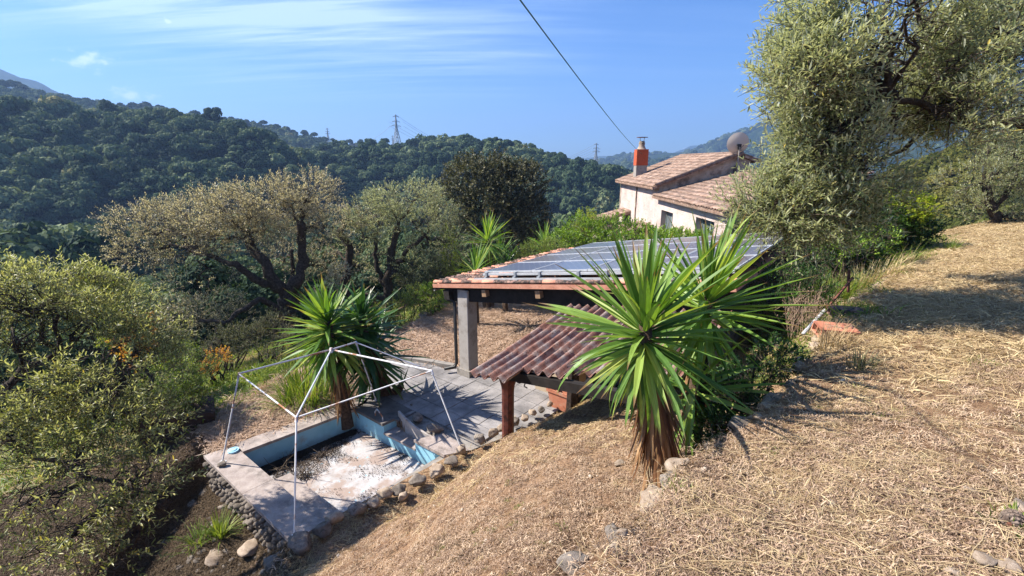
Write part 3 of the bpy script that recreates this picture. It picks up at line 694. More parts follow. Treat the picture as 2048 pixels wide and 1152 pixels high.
# ------------------------------------------------------------------ house
def house():
    o = empty('house', 'pink rendered farmhouse with two clay tile roofs behind the hedge', 'house', (6.5, 14, -5))
    inv = Matrix.Translation(-o.location)
    def P(x, y, z): return (x - 6.5, y - 14, z + 5)
    X0, X1 = 6.5, 10.4; YN, YM, YF = 14.0, 21.0, 28.2
    def wallpanel(name, quads, mat, th=(0, 0, 0)):
        a = Acc()
        for q in quads: a.add([P(*p) for p in q], [[0, 1, 2, 3]])
        return a.build(name, mat, o)
    # wall facing left, with two real window openings, thickness .35
    def wall_x(name, y0, y1, z0, ztop, holes, mat):
        ys = sorted({y0, y1, *[h[0] for h in holes], *[h[1] for h in holes]}); zs = sorted({z0, ztop, *[h[2] for h in holes], *[h[3] for h in holes]})
        a = Acc(); T = .35
        for i in range(len(ys) - 1):
            for j in range(len(zs) - 1):
                yc, zc = (ys[i] + ys[i + 1]) / 2, (zs[j] + zs[j + 1]) / 2
                if any(h[0] < yc < h[1] and h[2] < zc < h[3] for h in holes): continue
                a.add([P(X0, ys[i], zs[j]), P(X0, ys[i], zs[j + 1]), P(X0, ys[i + 1], zs[j + 1]), P(X0, ys[i + 1], zs[j])], [[0, 1, 2, 3]])
                a.add([P(X0 + T, ys[i], zs[j]), P(X0 + T, ys[i + 1], zs[j]), P(X0 + T, ys[i + 1], zs[j + 1]), P(X0 + T, ys[i], zs[j + 1])], [[0, 1, 2, 3]])
        for h in holes:
            y, Y, z, Zt = h
            for q in ([(y, z), (Y, z)], [(Y, z), (Y, Zt)], [(Y, Zt), (y, Zt)], [(y, Zt), (y, z)]):
                (a1, b1), (a2, b2) = q; a.add([P(X0, a1, b1), P(X0, a2, b2), P(X0 + T, a2, b2), P(X0 + T, a1, b1)], [[0, 1, 2, 3]])
        return a.build(name, mat, o)
    h1 = (18.9, 20.4, -2.95, -1.98); h2 = (14.95, 16.5, -2.75, -1.85)
    wall_x('front_wall', YN, YM, -5.6, -1.40, [h1, h2], mat_render)
    wall_x('upper_front_wall', YM, YF, -5.6, -1.02, [], mat_render)
    mg = pmat('window_glass', [(0, (.10, .12, .13)), (1, (.16, .19, .20))], 1, .08, 10, 0, spec=.6)
    mf = pmat('grey_green_shutter', [(0, (.24, .29, .27)), (1, (.32, .37, .34))], 1, .6, 10, 0)
    for h in (h1, h2):
        y, Y, z, Zt = h; a = Acc(); x = X0 + .24
        for yy in (y + .03, (y + Y) / 2, Y - .03): a.box(P(x, yy, (z + Zt) / 2), (.05, .06, Zt - z))
        for zz in (z + .03, Zt - .03): a.box(P(x + .003, (y + Y) / 2, zz), (.05, Y - y - .06, .06))
        w = a.build('window', mf, o)
        for q in (0, 1):
            a = Acc(); yc = y + (Y - y) * (.25 + .5 * q); a.box(P(x + .01, yc, (z + Zt) / 2), (.012, (Y - y) / 2 - .07, Zt - z - .08)); a.build('pane', mg, w)
        a = Acc(); a.box(P(X0 - .02, (y + Y) / 2, z - .03), (.16, Y - y + .14, .05)); a.build('window_sill', mat_conc, w)
    a = Acc(); a.box(P(X0 + .9, 16, -3), (.05, 3.4, 3), None); a.box(P(X0 + .9, 19.6, -3), (.05, 3, 3)); a.build('dark_room', mat_dark, o)
    # near gable wall under the lower roof
    def gable(name, y, pts, mat, T=.3):
        a = Acc(); n = len(pts); V = [P(p[0], y, p[1]) for p in pts] + [P(p[0], y + T, p[1]) for p in pts]
        a.polys(V, [list(range(n))[::-1], [n + i for i in range(n)]] + [[i, (i + 1) % n, n + (i + 1) % n, n + i] for i in range(n)])
        return a.build(name, mat, o)
    rz = lambda x: -1.44 + (x - 6.3) * .262
    gable('end_wall', YN - .002, [(X0 + .004, -5.6), (X1, -5.6), (X1, rz(X1) - .1), (X0 + .004, rz(X0) - .1)], mat_render)
    uz = lambda x: -1.06 + (x - 6.25) * .385 if x < 9.9 else -1.06 + 3.65 * .385 - (x - 9.9) * .36
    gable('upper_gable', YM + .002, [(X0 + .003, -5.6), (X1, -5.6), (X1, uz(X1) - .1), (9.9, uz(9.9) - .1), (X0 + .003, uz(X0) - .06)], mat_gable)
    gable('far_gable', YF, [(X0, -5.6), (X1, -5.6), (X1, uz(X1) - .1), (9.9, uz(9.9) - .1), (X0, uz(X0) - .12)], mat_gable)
    a = Acc(); a.add([P(X1, YN, -5.6), P(X1, YF, -5.6), P(X1, YF, -1.2), P(X1, YN, -1.2)], [[0, 1, 2, 3]]); a.build('back_wall', mat_render, o)
    # roofs
    Y = Vector((0, -1, 0)); ups = Vector((1, 0, .262)).normalized(); upu = Vector((1, 0, .385)).normalized(); dnu = Vector((-1, 0, .36)).normalized()
    rl = bpy.data.objects.new('lower_roof', None); C.objects.link(rl); rl.parent = o; rl.matrix_local = inv
    tiled_roof(rl, Vector((6.22, 21.0, rz(6.22))), Y, ups, 34, 12, .212, .36, [mat_tile], limit=300)
    ru = bpy.data.objects.new('upper_roof', None); C.objects.link(ru); ru.parent = o; ru.matrix_local = inv
    tiled_roof(ru, Vector((6.17, 28.5, uz(6.17))), Y, upu, 36, 11, .212, .36, [mat_tile], limit=300)
    tiled_roof(ru, Vector((10.75, 20.9, uz(10.75))), Vector((0, 1, 0)), dnu, 36, 2, .212, .36, [mat_tile], limit=0)
    a = Acc()
    for k in range(20): a.tube([(9.92, 20.86 + k * .38, uz(9.9) + .03), (9.92, 20.86 + k * .38 + .42, uz(9.9) + .05)], [.10, .085], 8)
    for k in range(10): 
        x = 6.3 + k * .36; a.tube([(x, 20.88, uz(x) + .07), (x + .42, 20.88, uz(x + .42) + .07)], [.09, .075], 8)
    a.build('ridge_tiles', mat_tile, ru, True)
    # downpipe line on the wall
    a = Acc(); a.tube([P(6.46, 24.6, -1.1), P(6.46, 24.6, -5.4)], .035, 6); a.build('downpipe', mat_gable, o)
    # chimney
    ch = Acc(); ch.box(P(7.05, 26.4, -.65), (.58, .58, 1.0)); c0 = ch.build('chimney', mat_conc, o)
    a = Acc(); a.box(P(7.05, 26.4, .27), (.62, .62, .84)); a.build('red_stack', mat_brick_red, c0)
    a = Acc(); a.tube([P(7.05, 26.4, .69), P(7.05, 26.4, .74), P(7.05, 26.4, .88), P(7.05, 26.4, 1.0), P(7.05, 26.4, 1.12)], [.24, .22, .15, .17, .13], 12); a.build('chimney_pot', mat_gable, c0, True)
    a = Acc(); a.tube([P(7.05, 26.4, 1.30), P(7.05, 26.4, 1.325)], [.30, .30], 12)
    for k in range(4):
        q = k * math.pi / 2 + .5; a.tube([P(7.05 + .12 * math.cos(q), 26.4 + .12 * math.sin(q), 1.08), P(7.05 + .17 * math.cos(q), 26.4 + .17 * math.sin(q), 1.31)], .012, 4)
    a.build('cowl', mat_rust, c0)
    # small annex roofs low at the left
    an = bpy.data.objects.new('annex_roof', None); C.objects.link(an); an.parent = o; an.matrix_local = inv
    tiled_roof(an, Vector((4.6, 27.5, -3.2)), Y, Vector((1, 0, .30)).normalized(), 9, 6, .212, .36, [mat_tile], limit=54)
    a = Acc(); a.box(P(5.6, 26.6, -4.4), (1.7, 1.6, 2.1)); a.build('annex_wall', mat_render, o)
    a = Acc(); a.box(P(5.9, 22.6, -4.3), (1.1, 1.6, 2.2)); a.build('porch_wall', mat_render, o)
    tiled_roof(an, Vector((5.2, 23.5, -3.2)), Y, Vector((1, 0, .22)).normalized(), 9, 4, .212, .36, [mat_tile], limit=36)
    return o
house()
# satellite dish on a mast in front of the upper gable
def dish():
    o = empty('satellite_dish', 'pale round satellite dish on a mast at the roof gable', 'satellite dish', (9.75, 20.8, -.9))
    a = Acc(); a.tube([(0, 0, 0), (0, 0, 1.55)], .03, 8); a.build('mast', mat_conc, o)
    a = Acc()
    for z in (.35, .75): a.box((.0, .09, z), (.05, .2, .04))
    a.box((-.1, -.04, .55), (.12, .06, .30)); a.build('wall_bracket', mat_iron, o)
    dirn = Vector((.22, .90, .32)).normalized(); M = dirn.to_track_quat('Z', 'Y').to_matrix().to_4x4(); M.translation = Vector((-.02, .14, 1.68))
    a = Acc(); V = []; F = []; K = 28; rings = [0, .12, .24, .34, .42, .455, .465]
    for s in (0, 1):
        for r in rings:
            for k in range(K): q = 2 * math.pi * k / K; V.append((r * math.cos(q) * .94, r * math.sin(q), .42 * r * r - s * .012))
    nr = len(rings)
    for s in (0, 1):
        for i in range(nr - 1):
            for k in range(K): b = (s * nr + i) * K; F.append([b + k, b + (k + 1) % K, b + K + (k + 1) % K, b + K + k])
    for k in range(K): F.append([(nr - 1) * K + k, (nr - 1) * K + (k + 1) % K, (2 * nr - 1) * K + (k + 1) % K, (2 * nr - 1) * K + k])
    a.add(V, F); a.build('reflector', pmat('dish_grey_paint', [(0, (.52, .47, .42)), (1, (.60, .55, .50))], 3, .5, 20, 0), o, True, M)
    a = Acc(); b = M @ Vector((0, 0, .5)); a.tube([M @ Vector((0, -.44, .1)), b], .014, 6); a.box(tuple(b), (.07, .07, .11)); a.build('feed_arm', mat_iron, o)
    a = Acc(); a.box((0, .03, 1.55), (.13, .10, .22)); a.box((-.09, -.02, 1.62), (.08, .08, .08)); a.tube([(-.02, -.06, 1.45), (.1, -.16, 1.62)], .012, 5); a.build('mount', mat_iron, o)
dish()
# overhead cable down to the chimney
cA = Vector((7.0, 26.0, .45)); cB = at_y(1077, 0, 5.0); ext = cB + (cB - cA) * .42
wire('overhead_cable', ext, cA, .25, .0065, 'dark green overhead cable running down the sky to the red chimney', 'cable', mat_green_w, None, 30)
wire('service_cable', (6.4, 19.5, -3.2), (3.2, 30, -3.6), .3, .015, 'thin pale service cable low in front of the house wall', 'cable', mat_alu, None, 16)

# ------------------------------------------------------------------ tiled shelter with solar panels
EL9 = math.radians(9)
fr = (f_ * math.cos(EL9) + Vector((0, 0, math.sin(EL9)))).normalized()
Lc = Vector((-2.1, 11.9, -3.13))
rn = fr.cross(c_).normalized(); rn = rn if rn.z > 0 else -rn
VL = 7.5; DL = 6.3
def shelter():
    o = empty('pergola_shelter', 'open shelter with dark shaded beam, rendered pillar and clay tile roof', 'shelter', (0, 0, 0))
    # tiles: eave along c_, running up along fr ; across direction = c_
    nc = int(DL / .21); nu = int(VL / .355)
    vis = lambda i, j: (j < 5 or i < 2) and i < nc
    tr = bpy.data.objects.new('tile_roof', None); C.objects.link(tr); tr.parent = o
    tiled_roof(tr, Lc.copy(), c_, fr, nc, nu, .21, .355, [mat_tile2, mat_tile3, mat_tile3], vis, 300, True)
    # mossy ragged stuff on the left eave
    a = Acc()
    for s in range(500):
        p = Lc + c_ * random.uniform(.1, DL) + fr * random.uniform(-.02, 1.25) + rn * .10; r = random.uniform(.012, .035)
        leaf_quads(a, np.array([tuple(p)] * 5) + RNG.normal(0, .03, (5, 3)), rand_dirs(5), rand_dirs(5), r, r)
    a.build('moss', mat_debris, tr)
    # verge beam along the front, second beam behind, cross beam at left
    B0 = Lc + fr * .42 + c_ * .30 - rn * .30
    My = frame(Vector((0, 0, 0)), fr, c_, rn)
    a = Acc(); a.box(tuple(B0 + fr * 3.45), (7.3, .20, .34), My); a.build('front_beam', mat_beam, o)
    a = Acc(); a.box(tuple(B0 + fr * 3.45 + c_ * 5.5), (7.3, .20, .34), My); a.build('rear_beam', mat_beam, o)
    a = Acc(); a.box(tuple(B0 + fr * .0 + c_ * 2.7 + rn * .03), (.20, 5.9, .26), My); a.build('eave_beam', mat_beam, o)
    a = Acc(); a.box(tuple(Lc + fr * VL * .5 + c_ * DL * .5 - rn * .100), (VL - .1, DL - .15, .05), My); a.build('roof_boards', mat_beam, o)
    for k in range(6):   # rafter ends poking out at the verge
        p = Lc + fr * (1.75 + k * 1.62) + c_ * (.13) - rn * .21
        a = Acc()
        if 1.75 + k * 1.62 < VL - .2:
            a.box(tuple(p), (.13, .13, .17), My); a.build('rafter_end', mat_wood, o)
    # pillars
    def pillar(t, d, zt):
        p = Lc + f_ * t + c_ * d; zb = min(DECK, Zs(p.x, p.y)) - .1
        a = Acc(); M3 = frame(Vector((0, 0, 0)), f_, c_, Vector((0, 0, 1)))
        a.box((p.x, p.y, (zt + zb) / 2), (.36, .36, zt - zb), M3); q = a.build('pillar', mat_render2, o)
        me = q.data; md = q.modifiers.new('bevel', 'BEVEL'); md.width = .015
        a = Acc(); a.box((p.x, p.y, DECK + .06), (.46, .46, .24), M3); a.build('plinth', mat_conc, q)
    pillar(.95, .32, Lc.z + .0)
    pillar(.95, 5.8, Lc.z + .0)
    pillar(6.9, 5.8, Lc.z + .9)
    pillar(6.9, .4, Lc.z + .85)
    # gutter bracket, downpipe
    q = Lc + f_ * .62 + c_ * .18; a = Acc()
    a.tube([Lc + c_ * .25 - rn * .22 + f_ * .15, q + Vector((0, 0, -.42)), Vector((q.x, q.y, DECK + .25)), Vector((q.x - .05, q.y - .03, DECK + .14)), Vector((q.x - .32, q.y - .12, DECK + .13))], .045, 8)
    a.build('downpipe', mat_iron, o, True)
    a = Acc(); a.tube([Lc - rn * .12 + c_ * .05 - fr * .02, Lc - rn * .12 + c_ * DL - fr * .02], .055, 8); a.build('gutter', mat_iron, o, True)
    # rear part: walls added at right to stop light showing through
    p0 = Lc + f_ * 7.1 + c_ * .5
    a = Acc(); a.box(tuple(p0 + c_ * 2.6 + Vector((0, 0, -1.3))), (.2, 5.2, 2.7), frame(Vector(), f_, c_, Vector((0, 0, 1)))); a.build('side_light_block', mat_render2, o)
    a = Acc(); a.box(tuple(Lc + f_ * 5.55 + c_ * 5.6 + Vector((0, 0, -1.1))), (3.0, .2, 2.7), frame(Vector(), f_, c_, Vector((0, 0, 1)))); a.build('rear_light_block', mat_render2, o)
shelter()

def solar():
    o = empty('solar_array', 'solar panels in four rows mounted on rails over the tiled shelter roof', 'solar panels', (0, 0, 0))
    O = Lc + fr * 1.60 + c_ * .34 + rn * .27
    ncol, nrow, pw, ph = 4, 4, 1.46, 1.36
    m, nt_, b = base_mat('solar_cells')
    g = N(nt_, 'ShaderNodeTexCoord'); sp_ = N(nt_, 'ShaderNodeSeparateXYZ'); L(nt_, g.outputs['Object'], sp_.inputs[0])
    def MM(op, a, bb=None):
        n = N(nt_, 'ShaderNodeMath', operation=op)
        for i, v in enumerate((a, bb)):
            if v is None: continue
            if isinstance(v, (int, float)): n.inputs[i].default_value = v
            else: L(nt_, v, n.inputs[i])
        return n.outputs[0]
    cx = MM('ABSOLUTE', MM('SUBTRACT', MM('FRACT', MM('MULTIPLY', sp_.outputs['X'], 8 / 1.36)), .5)); cy = MM('ABSOLUTE', MM('SUBTRACT', MM('FRACT', MM('MULTIPLY', sp_.outputs['Y'], 6 / 1.29)), .5))
    dia = MM('GREATER_THAN', MM('ADD', cx, cy), .91); ln = MM('GREATER_THAN', MM('MAXIMUM', cx, cy), .488)
    bus = MM('GREATER_THAN', MM('ABSOLUTE', MM('SUBTRACT', MM('FRACT', MM('MULTIPLY', sp_.outputs['Y'], 18 / 1.29)), .5)), .482)
    oi = N(nt_, 'ShaderNodeObjectInfo'); base = ramp(nt_, oi.outputs['Random'], [(0, (.13, .11, .10)), (.6, (.14, .125, .125)), (1, (.10, .12, .18))])
    col = mixc(nt_, bus, base, (.12, .11, .12)); col = mixc(nt_, ln, col, (.12, .11, .115)); col = mixc(nt_, dia, col, (.52, .52, .54))
    L(nt_, col, b.inputs['Base Color']); b.inputs['Roughness'].default_value = .30; b.inputs['Specular IOR Level'].default_value = .55
    b.inputs['Coat Weight'].default_value = .3; b.inputs['Coat Roughness'].default_value = .12
    a = Acc(); F = .032; t = .04
    a.box((0, ph / 2 - F / 2, 0), (pw - .02, F, t)); a.box((0, -ph / 2 + F / 2, 0), (pw - .02, F, t))
    a.box((pw / 2 - F / 2 - .01, 0, 0), (F * .55, ph - 2 * F, t)); a.box((-pw / 2 + F / 2 + .01, 0, 0), (F * .55, ph - 2 * F, t))
    fm = a.mesh('panel_frame'); fm.materials.append(mat_alu)
    a = Acc(); a.box((0, 0, 0), (pw - .05, ph - .06, .022)); cm = a.mesh('cell_sheet'); cm.materials.append(m)
    for i in range(ncol):
        for j in range(nrow):
            c = O + fr * (pw * (i + .5)) + c_ * (ph * (j + .5)); M = frame(c, fr, c_, rn)
            p = link('solar_panel', cm, o, None, M); link('panel_frame', fm, p)
    My = frame(Vector(), fr, c_, rn)
    for d, r in ((-.10, -.05), (1.3, -.06), (2.7, -.06), (4.0, -.06)):
        a = Acc(); a.box(tuple(O + fr * 2.9 + c_ * (d + .04) + rn * r), (5.75, .05, .05), My); a.build('rail', mat_alu, o)
    a = Acc(); a.box(tuple(O + fr * 2.75 - c_ * .17 - rn * .15), (5.9, .04, .05), My); a.build('rail', mat_alu, o)
    for k, t_ in enumerate((.15, 1.05, 1.75, 2.75, 3.4, 4.4, 5.3)):
        a = Acc(); a.box(tuple(O + fr * t_ - c_ * .06 - rn * .07), (.055, .10, .14), My); a.box(tuple(O + fr * t_ - c_ * .13 - rn * .12), (.07, .06, .05), My); a.build('clamp', mat_steel, o)
    return o
solar()

# ------------------------------------------------------------------ low corrugated lean-to
def leanto():
    o = empty('lean_to', 'low lean-to of mossy red corrugated sheets over a barbecue bench', 'lean-to', (0, 0, 0))
    T0 = Vector((1.24, 9.35, -2.93)); E0 = Vector((-.68, 6.96, -3.33)); dn = (E0 - T0); Ln = dn.length; d = dn.normalized()
    ac = f_.copy(); nr = ac.cross(d).normalized(); nr = nr if nr.z > 0 else -nr
    mat_sheet = pmat('red_fibre_cement', [(.3, (.16, .07, .055)), (.55, (.25, .125, .095)), (.8, (.36, .22, .18))], 7, .95, 60, .6, .006, dirt=(.30, .27, .255), dscale=4.5, dlo=.44, dhi=.66, fleck=(.045, .035, .035), fscale=38, flo=.60)
    lift = [.0, .38, .60, .95]
    for s in range(4):
        w = .80; nw = 4 if s else 4
        for part in range(3):
            y0 = lift[s] * 1.0 + part * (Ln - lift[s]) / 3 - (.10 if part else 0); y1 = lift[s] + (part + 1) * (Ln - lift[s]) / 3
            V = []; F = []; K = nw * 8 + 1; NR = 3
            for j in range(NR):
                yy = Ln - (y0 + (y1 - y0) * j / (NR - 1))
                for side in (0, 1):
                    for i in range(K):
                        ph = i / 8; x = w * s * .97 + w * i / (K - 1); h = .052 * math.cos(2 * math.pi * ph) + part * .012 - side * .014 + (s % 2) * .004
                        sag = -.04 * math.sin(math.pi * (yy / Ln)) + .008 * math.sin(s * 2.3)
                        p = T0 + ac * x + d * yy + nr * (h + sag) + Vector((0, 0, .15 * x)); V.append(tuple(p))
            row = 2 * K
            for j in range(NR - 1):
                for i in range(K - 1):
                    b0 = j * row + i; F += [[b0, b0 + 1, b0 + row + 1, b0 + row], [b0 + K, b0 + K + row, b0 + K + row + 1, b0 + K + 1]]
            for j in (0, NR - 1):
                for i in range(K - 1): b0 = j * row + i; F.append([b0, b0 + K, b0 + K + 1, b0 + 1])
            for i in (0, K - 1):
                for j in range(NR - 1): b0 = j * row + i; F.append([b0, b0 + row, b0 + row + K, b0 + K])
            a = Acc(); a.add(V, F); a.build('roof_sheet', mat_sheet, o, True)
    def bar(p0, p1, w, h, nm, mt):
        p0, p1 = Vector(p0), Vector(p1); x = (p1 - p0).normalized(); y = Vector((0, 0, 1)).cross(x).normalized()
        a = Acc(); a.box(tuple((p0 + p1) / 2), ((p1 - p0).length, w, h), frame(Vector(), x, y, x.cross(y))); return a.build(nm, mt, o)
    e1 = E0 - d * .42 + Vector((0, 0, -.14)); bar(e1 + ac * .05, e1 + ac * 3.0 + Vector((0, 0, .42)), .12, .15, 'eave_beam', mat_beam)
    t1 = T0 + d * .15 + Vector((0, 0, -.13)); bar(t1, t1 + ac * 3.0 + Vector((0, 0, .42)), .1, .14, 'wall_plate', mat_beam)
    for k in range(4): bar(t1 + ac * (k * .85 + .1) + Vector((0, 0, .12 * k)), e1 + ac * (k * .85 + .15) + Vector((0, 0, .12 * k)), .08, .10, 'rafter', mat_beam)
    # turned red-brown post
    pp = Vector((-.07, 7.22, 0)); zt = e1.z - .06; zb = Zs(pp.x, pp.y) - .3
    a = Acc(); prof = [(zb, .105), (zb + .9, .105), (zt - .30, .105), (zt - .20, .115), (zt - .08, .15), (zt, .15)]
    a.tube([(pp.x, pp.y, z) for z, r in prof], [r for z, r in prof], 8); a.build('post', mat_redwood, o)
    p2 = Vector((1.27, 8.9, 0)); zb2 = Zs(p2.x, p2.y) - .2
    a = Acc(); a.tube([(p2.x, p2.y, zb2), (p2.x + .01, p2.y, (zb2 + T0.z) / 2 - .3), (p2.x, p2.y, T0.z - .1)], [.14, .125, .12], 7); a.build('post', pmat('charred_post', [(.35, (.012, .01, .009)), (.6, (.05, .035, .027)), (.8, (.16, .12, .09))], 16, .9, 50, .8, .02), o)
    p3 = Vector((2.55, 5.9, 0)); a = Acc(); a.tube([(p3.x, p3.y, Zs(p3.x, p3.y) - .2), (p3.x, p3.y, e1.z + .1)], .09, 8); a.build('post', mat_redwood, o)
leanto()
def scroll_bracket():
    b = at_y(1030, 748, 8.3); a = Acc(); pts = []
    for i in range(26):
        q = i / 25 * 3.6 * math.pi; r = .11 * (1 - i / 30); pts.append(b + Vector((.10 + r * math.cos(q), 0, -.12 + r * math.sin(q))))
    a.tube([b + Vector((-.1, 0, .03)), b + Vector((.2, 0, .03))], .012, 5); a.tube(pts, .011, 5); a.tube([b + Vector((.19, 0, .02)), b + Vector((.22, 0, -.14)), b + Vector((.18, 0, -.26)), b + Vector((.24, 0, -.30))], .014, 5)
    o = a.build('scroll_bracket', mat_iron); tag(o, 'black wrought iron scroll hanging under the lean-to beside the red post', 'iron bracket')
scroll_bracket()

def planter():
    p = at_z(1118, 800, DECK + .02); p = Vector((1.15, 9.75, DECK))
    o = empty('planter', 'broken orange terracotta trough with chipped rim behind the dark post', 'planter', p, None, math.atan2(f_.y, f_.x))
    a = Acc(); w, d, h = .52, .38, .40
    def ring(s, z): return [(x * w * s, y * d * s, z) for x, y in ((-.5, -.5), (.5, -.5), (.5, .5), (-.5, .5))]
    V = ring(.78, 0) + ring(1, h) + ring(1.12, h) + ring(1.14, h + .07) + ring(.95, h + .07) + ring(.72, .05); F = []
    for l in range(5):
        for k in range(4): F.append([l * 4 + k, l * 4 + (k + 1) % 4, l * 4 + 4 + (k + 1) % 4, l * 4 + 4 + k])
    F += [[0, 3, 2, 1], [20, 21, 22, 23]]; a.add(V, F); a.build('trough', mat_terra, o)
    a = Acc()
    for i in range(7): a.add(np.array([(-.3 + .09 * i, -.22, h + .07), (-.22 + .09 * i, -.22, h + .07), (-.26 + .09 * i, -.215, h + .07 + random.uniform(.02, .1))]), [[0, 1, 2]])
    a.build('chipped_rim', mat_terra, o)
    b = empty('barbecue_block', 'cream rendered block behind the terracotta trough under the lean-to', 'masonry block', (1.2, 10.55, DECK), None, math.atan2(f_.y, f_.x))
    a = Acc(); a.box((0, 0, .45), (1.1, .6, .9)); a.build('block', pmat('cream_render', [(.3, (.42, .33, .22)), (.7, (.52, .42, .30))], 3, .9, 40, .3, .005), b)
    a = Acc(); a.box((0, 0, .93), (1.2, .7, .06)); a.build('worktop', mat_conc, b)
    a = Acc(); k = link_table = None
planter()

# ------------------------------------------------------------------ patio of slabs
def patio():
    o = bpy.data.objects.new('patio', None); C.objects.link(o); tag(o, kind='structure')
    me = []
    for s in range(4):
        a = Acc(); w = .484; a.box((0, 0, 0), (w, w, .05)); m = a.mesh('slab'); m.materials.append(mat_slab); me.append(m)
    a = Acc(); P = PATIO; n = len(P); V = [(x, y, DECK - .045) for x, y in P] + [(x, y, DECK - .3) for x, y in P]
    a.polys(V, [list(range(n))]); b = a.build('mortar_bed', mat_conc, o)
    O = Vector((-3.6, 10.2, 0)); k = 0
    for i in range(-14, 20):
        for j in range(-12, 12):
            c = O + f_ * (i * .5 + .25) + c_ * (j * .5 + .1)
            _, ins = poly_out(np.array([c.x]), np.array([c.y]), PATIO); _, inp = poly_out(np.array([c.x]), np.array([c.y]), POOL)
            if ins[0] < -.02 or inp[0] > -.1: continue
            M = frame(Vector((c.x, c.y, DECK - .025 + random.gauss(0, .003))), f_, c_, Vector((0, 0, 1))) @ Euler((random.gauss(0, .004), random.gauss(0, .004), random.gauss(0, .006))).to_matrix().to_4x4()
            link('slab', random.choice(me), o, None, M); k += 1
    # raised kerb on the back edge
    pts = [(-4.15, 12.85), (-2.2, 12.15), (-1.6, 11.9)]
    for (x0, y0), (x1, y1) in zip(pts[:-1], pts[1:]):
        L_ = math.hypot(x1 - x0, y1 - y0); m = max(1, int(L_ / .6))
        for q in range(m):
            t = (q + .5) / m; a = Acc(); a.box((0, 0, 0), (L_ / m - .02, .16, .16)); mt = Matrix.Translation((x0 + (x1 - x0) * t, y0 + (y1 - y0) * t, DECK + .01)) @ Matrix.Rotation(math.atan2(y1 - y0, x1 - x0), 4, 'Z')
            a.build('kerb_stone', mat_conc, o, False, mt)
patio()

# ------------------------------------------------------------------ pool
def icorock(name, seed, sub=3, amp=.22):
    import bmesh
    bm = bmesh.new(); bmesh.ops.create_icosphere(bm, subdivisions=sub, radius=.5); rs = np.random.default_rng(seed)
    co = np.array([v.co[:] for v in bm.verts]); k = np.ones(len(co))
    for i in range(14):
        u = rs.normal(size=3); u /= np.linalg.norm(u); cut = rs.uniform(.24, .42); d = co @ u
        over = np.maximum(d - cut, 0); co = co - over[:, None] * u * .82
    n = co / np.linalg.norm(co, axis=1, keepdims=True)
    k = fbm(n[:, 0] * 2.5 + seed, n[:, 1] * 2.5 + n[:, 2] * 2.1, seed, 4); co = co + n * (k * amp)[:, None]
    for v, c in zip(bm.verts, co): v.co = c
    me = bpy.data.meshes.new(name); bm.to_mesh(me); bm.free()
    me.polygons.foreach_set('use_smooth', [True] * len(me.polygons)); return me
rocks = [icorock('stone', s) for s in range(8)]; small_rocks = [icorock('stone', s + 30, 2) for s in range(6)]
for me in rocks + small_rocks: me.materials.append(mat_stone)
rocks_l = [me.copy() for me in rocks[:5]]
for me in rocks_l: me.materials.clear(); me.materials.append(mat_stone_l)
dirtyfloor = None
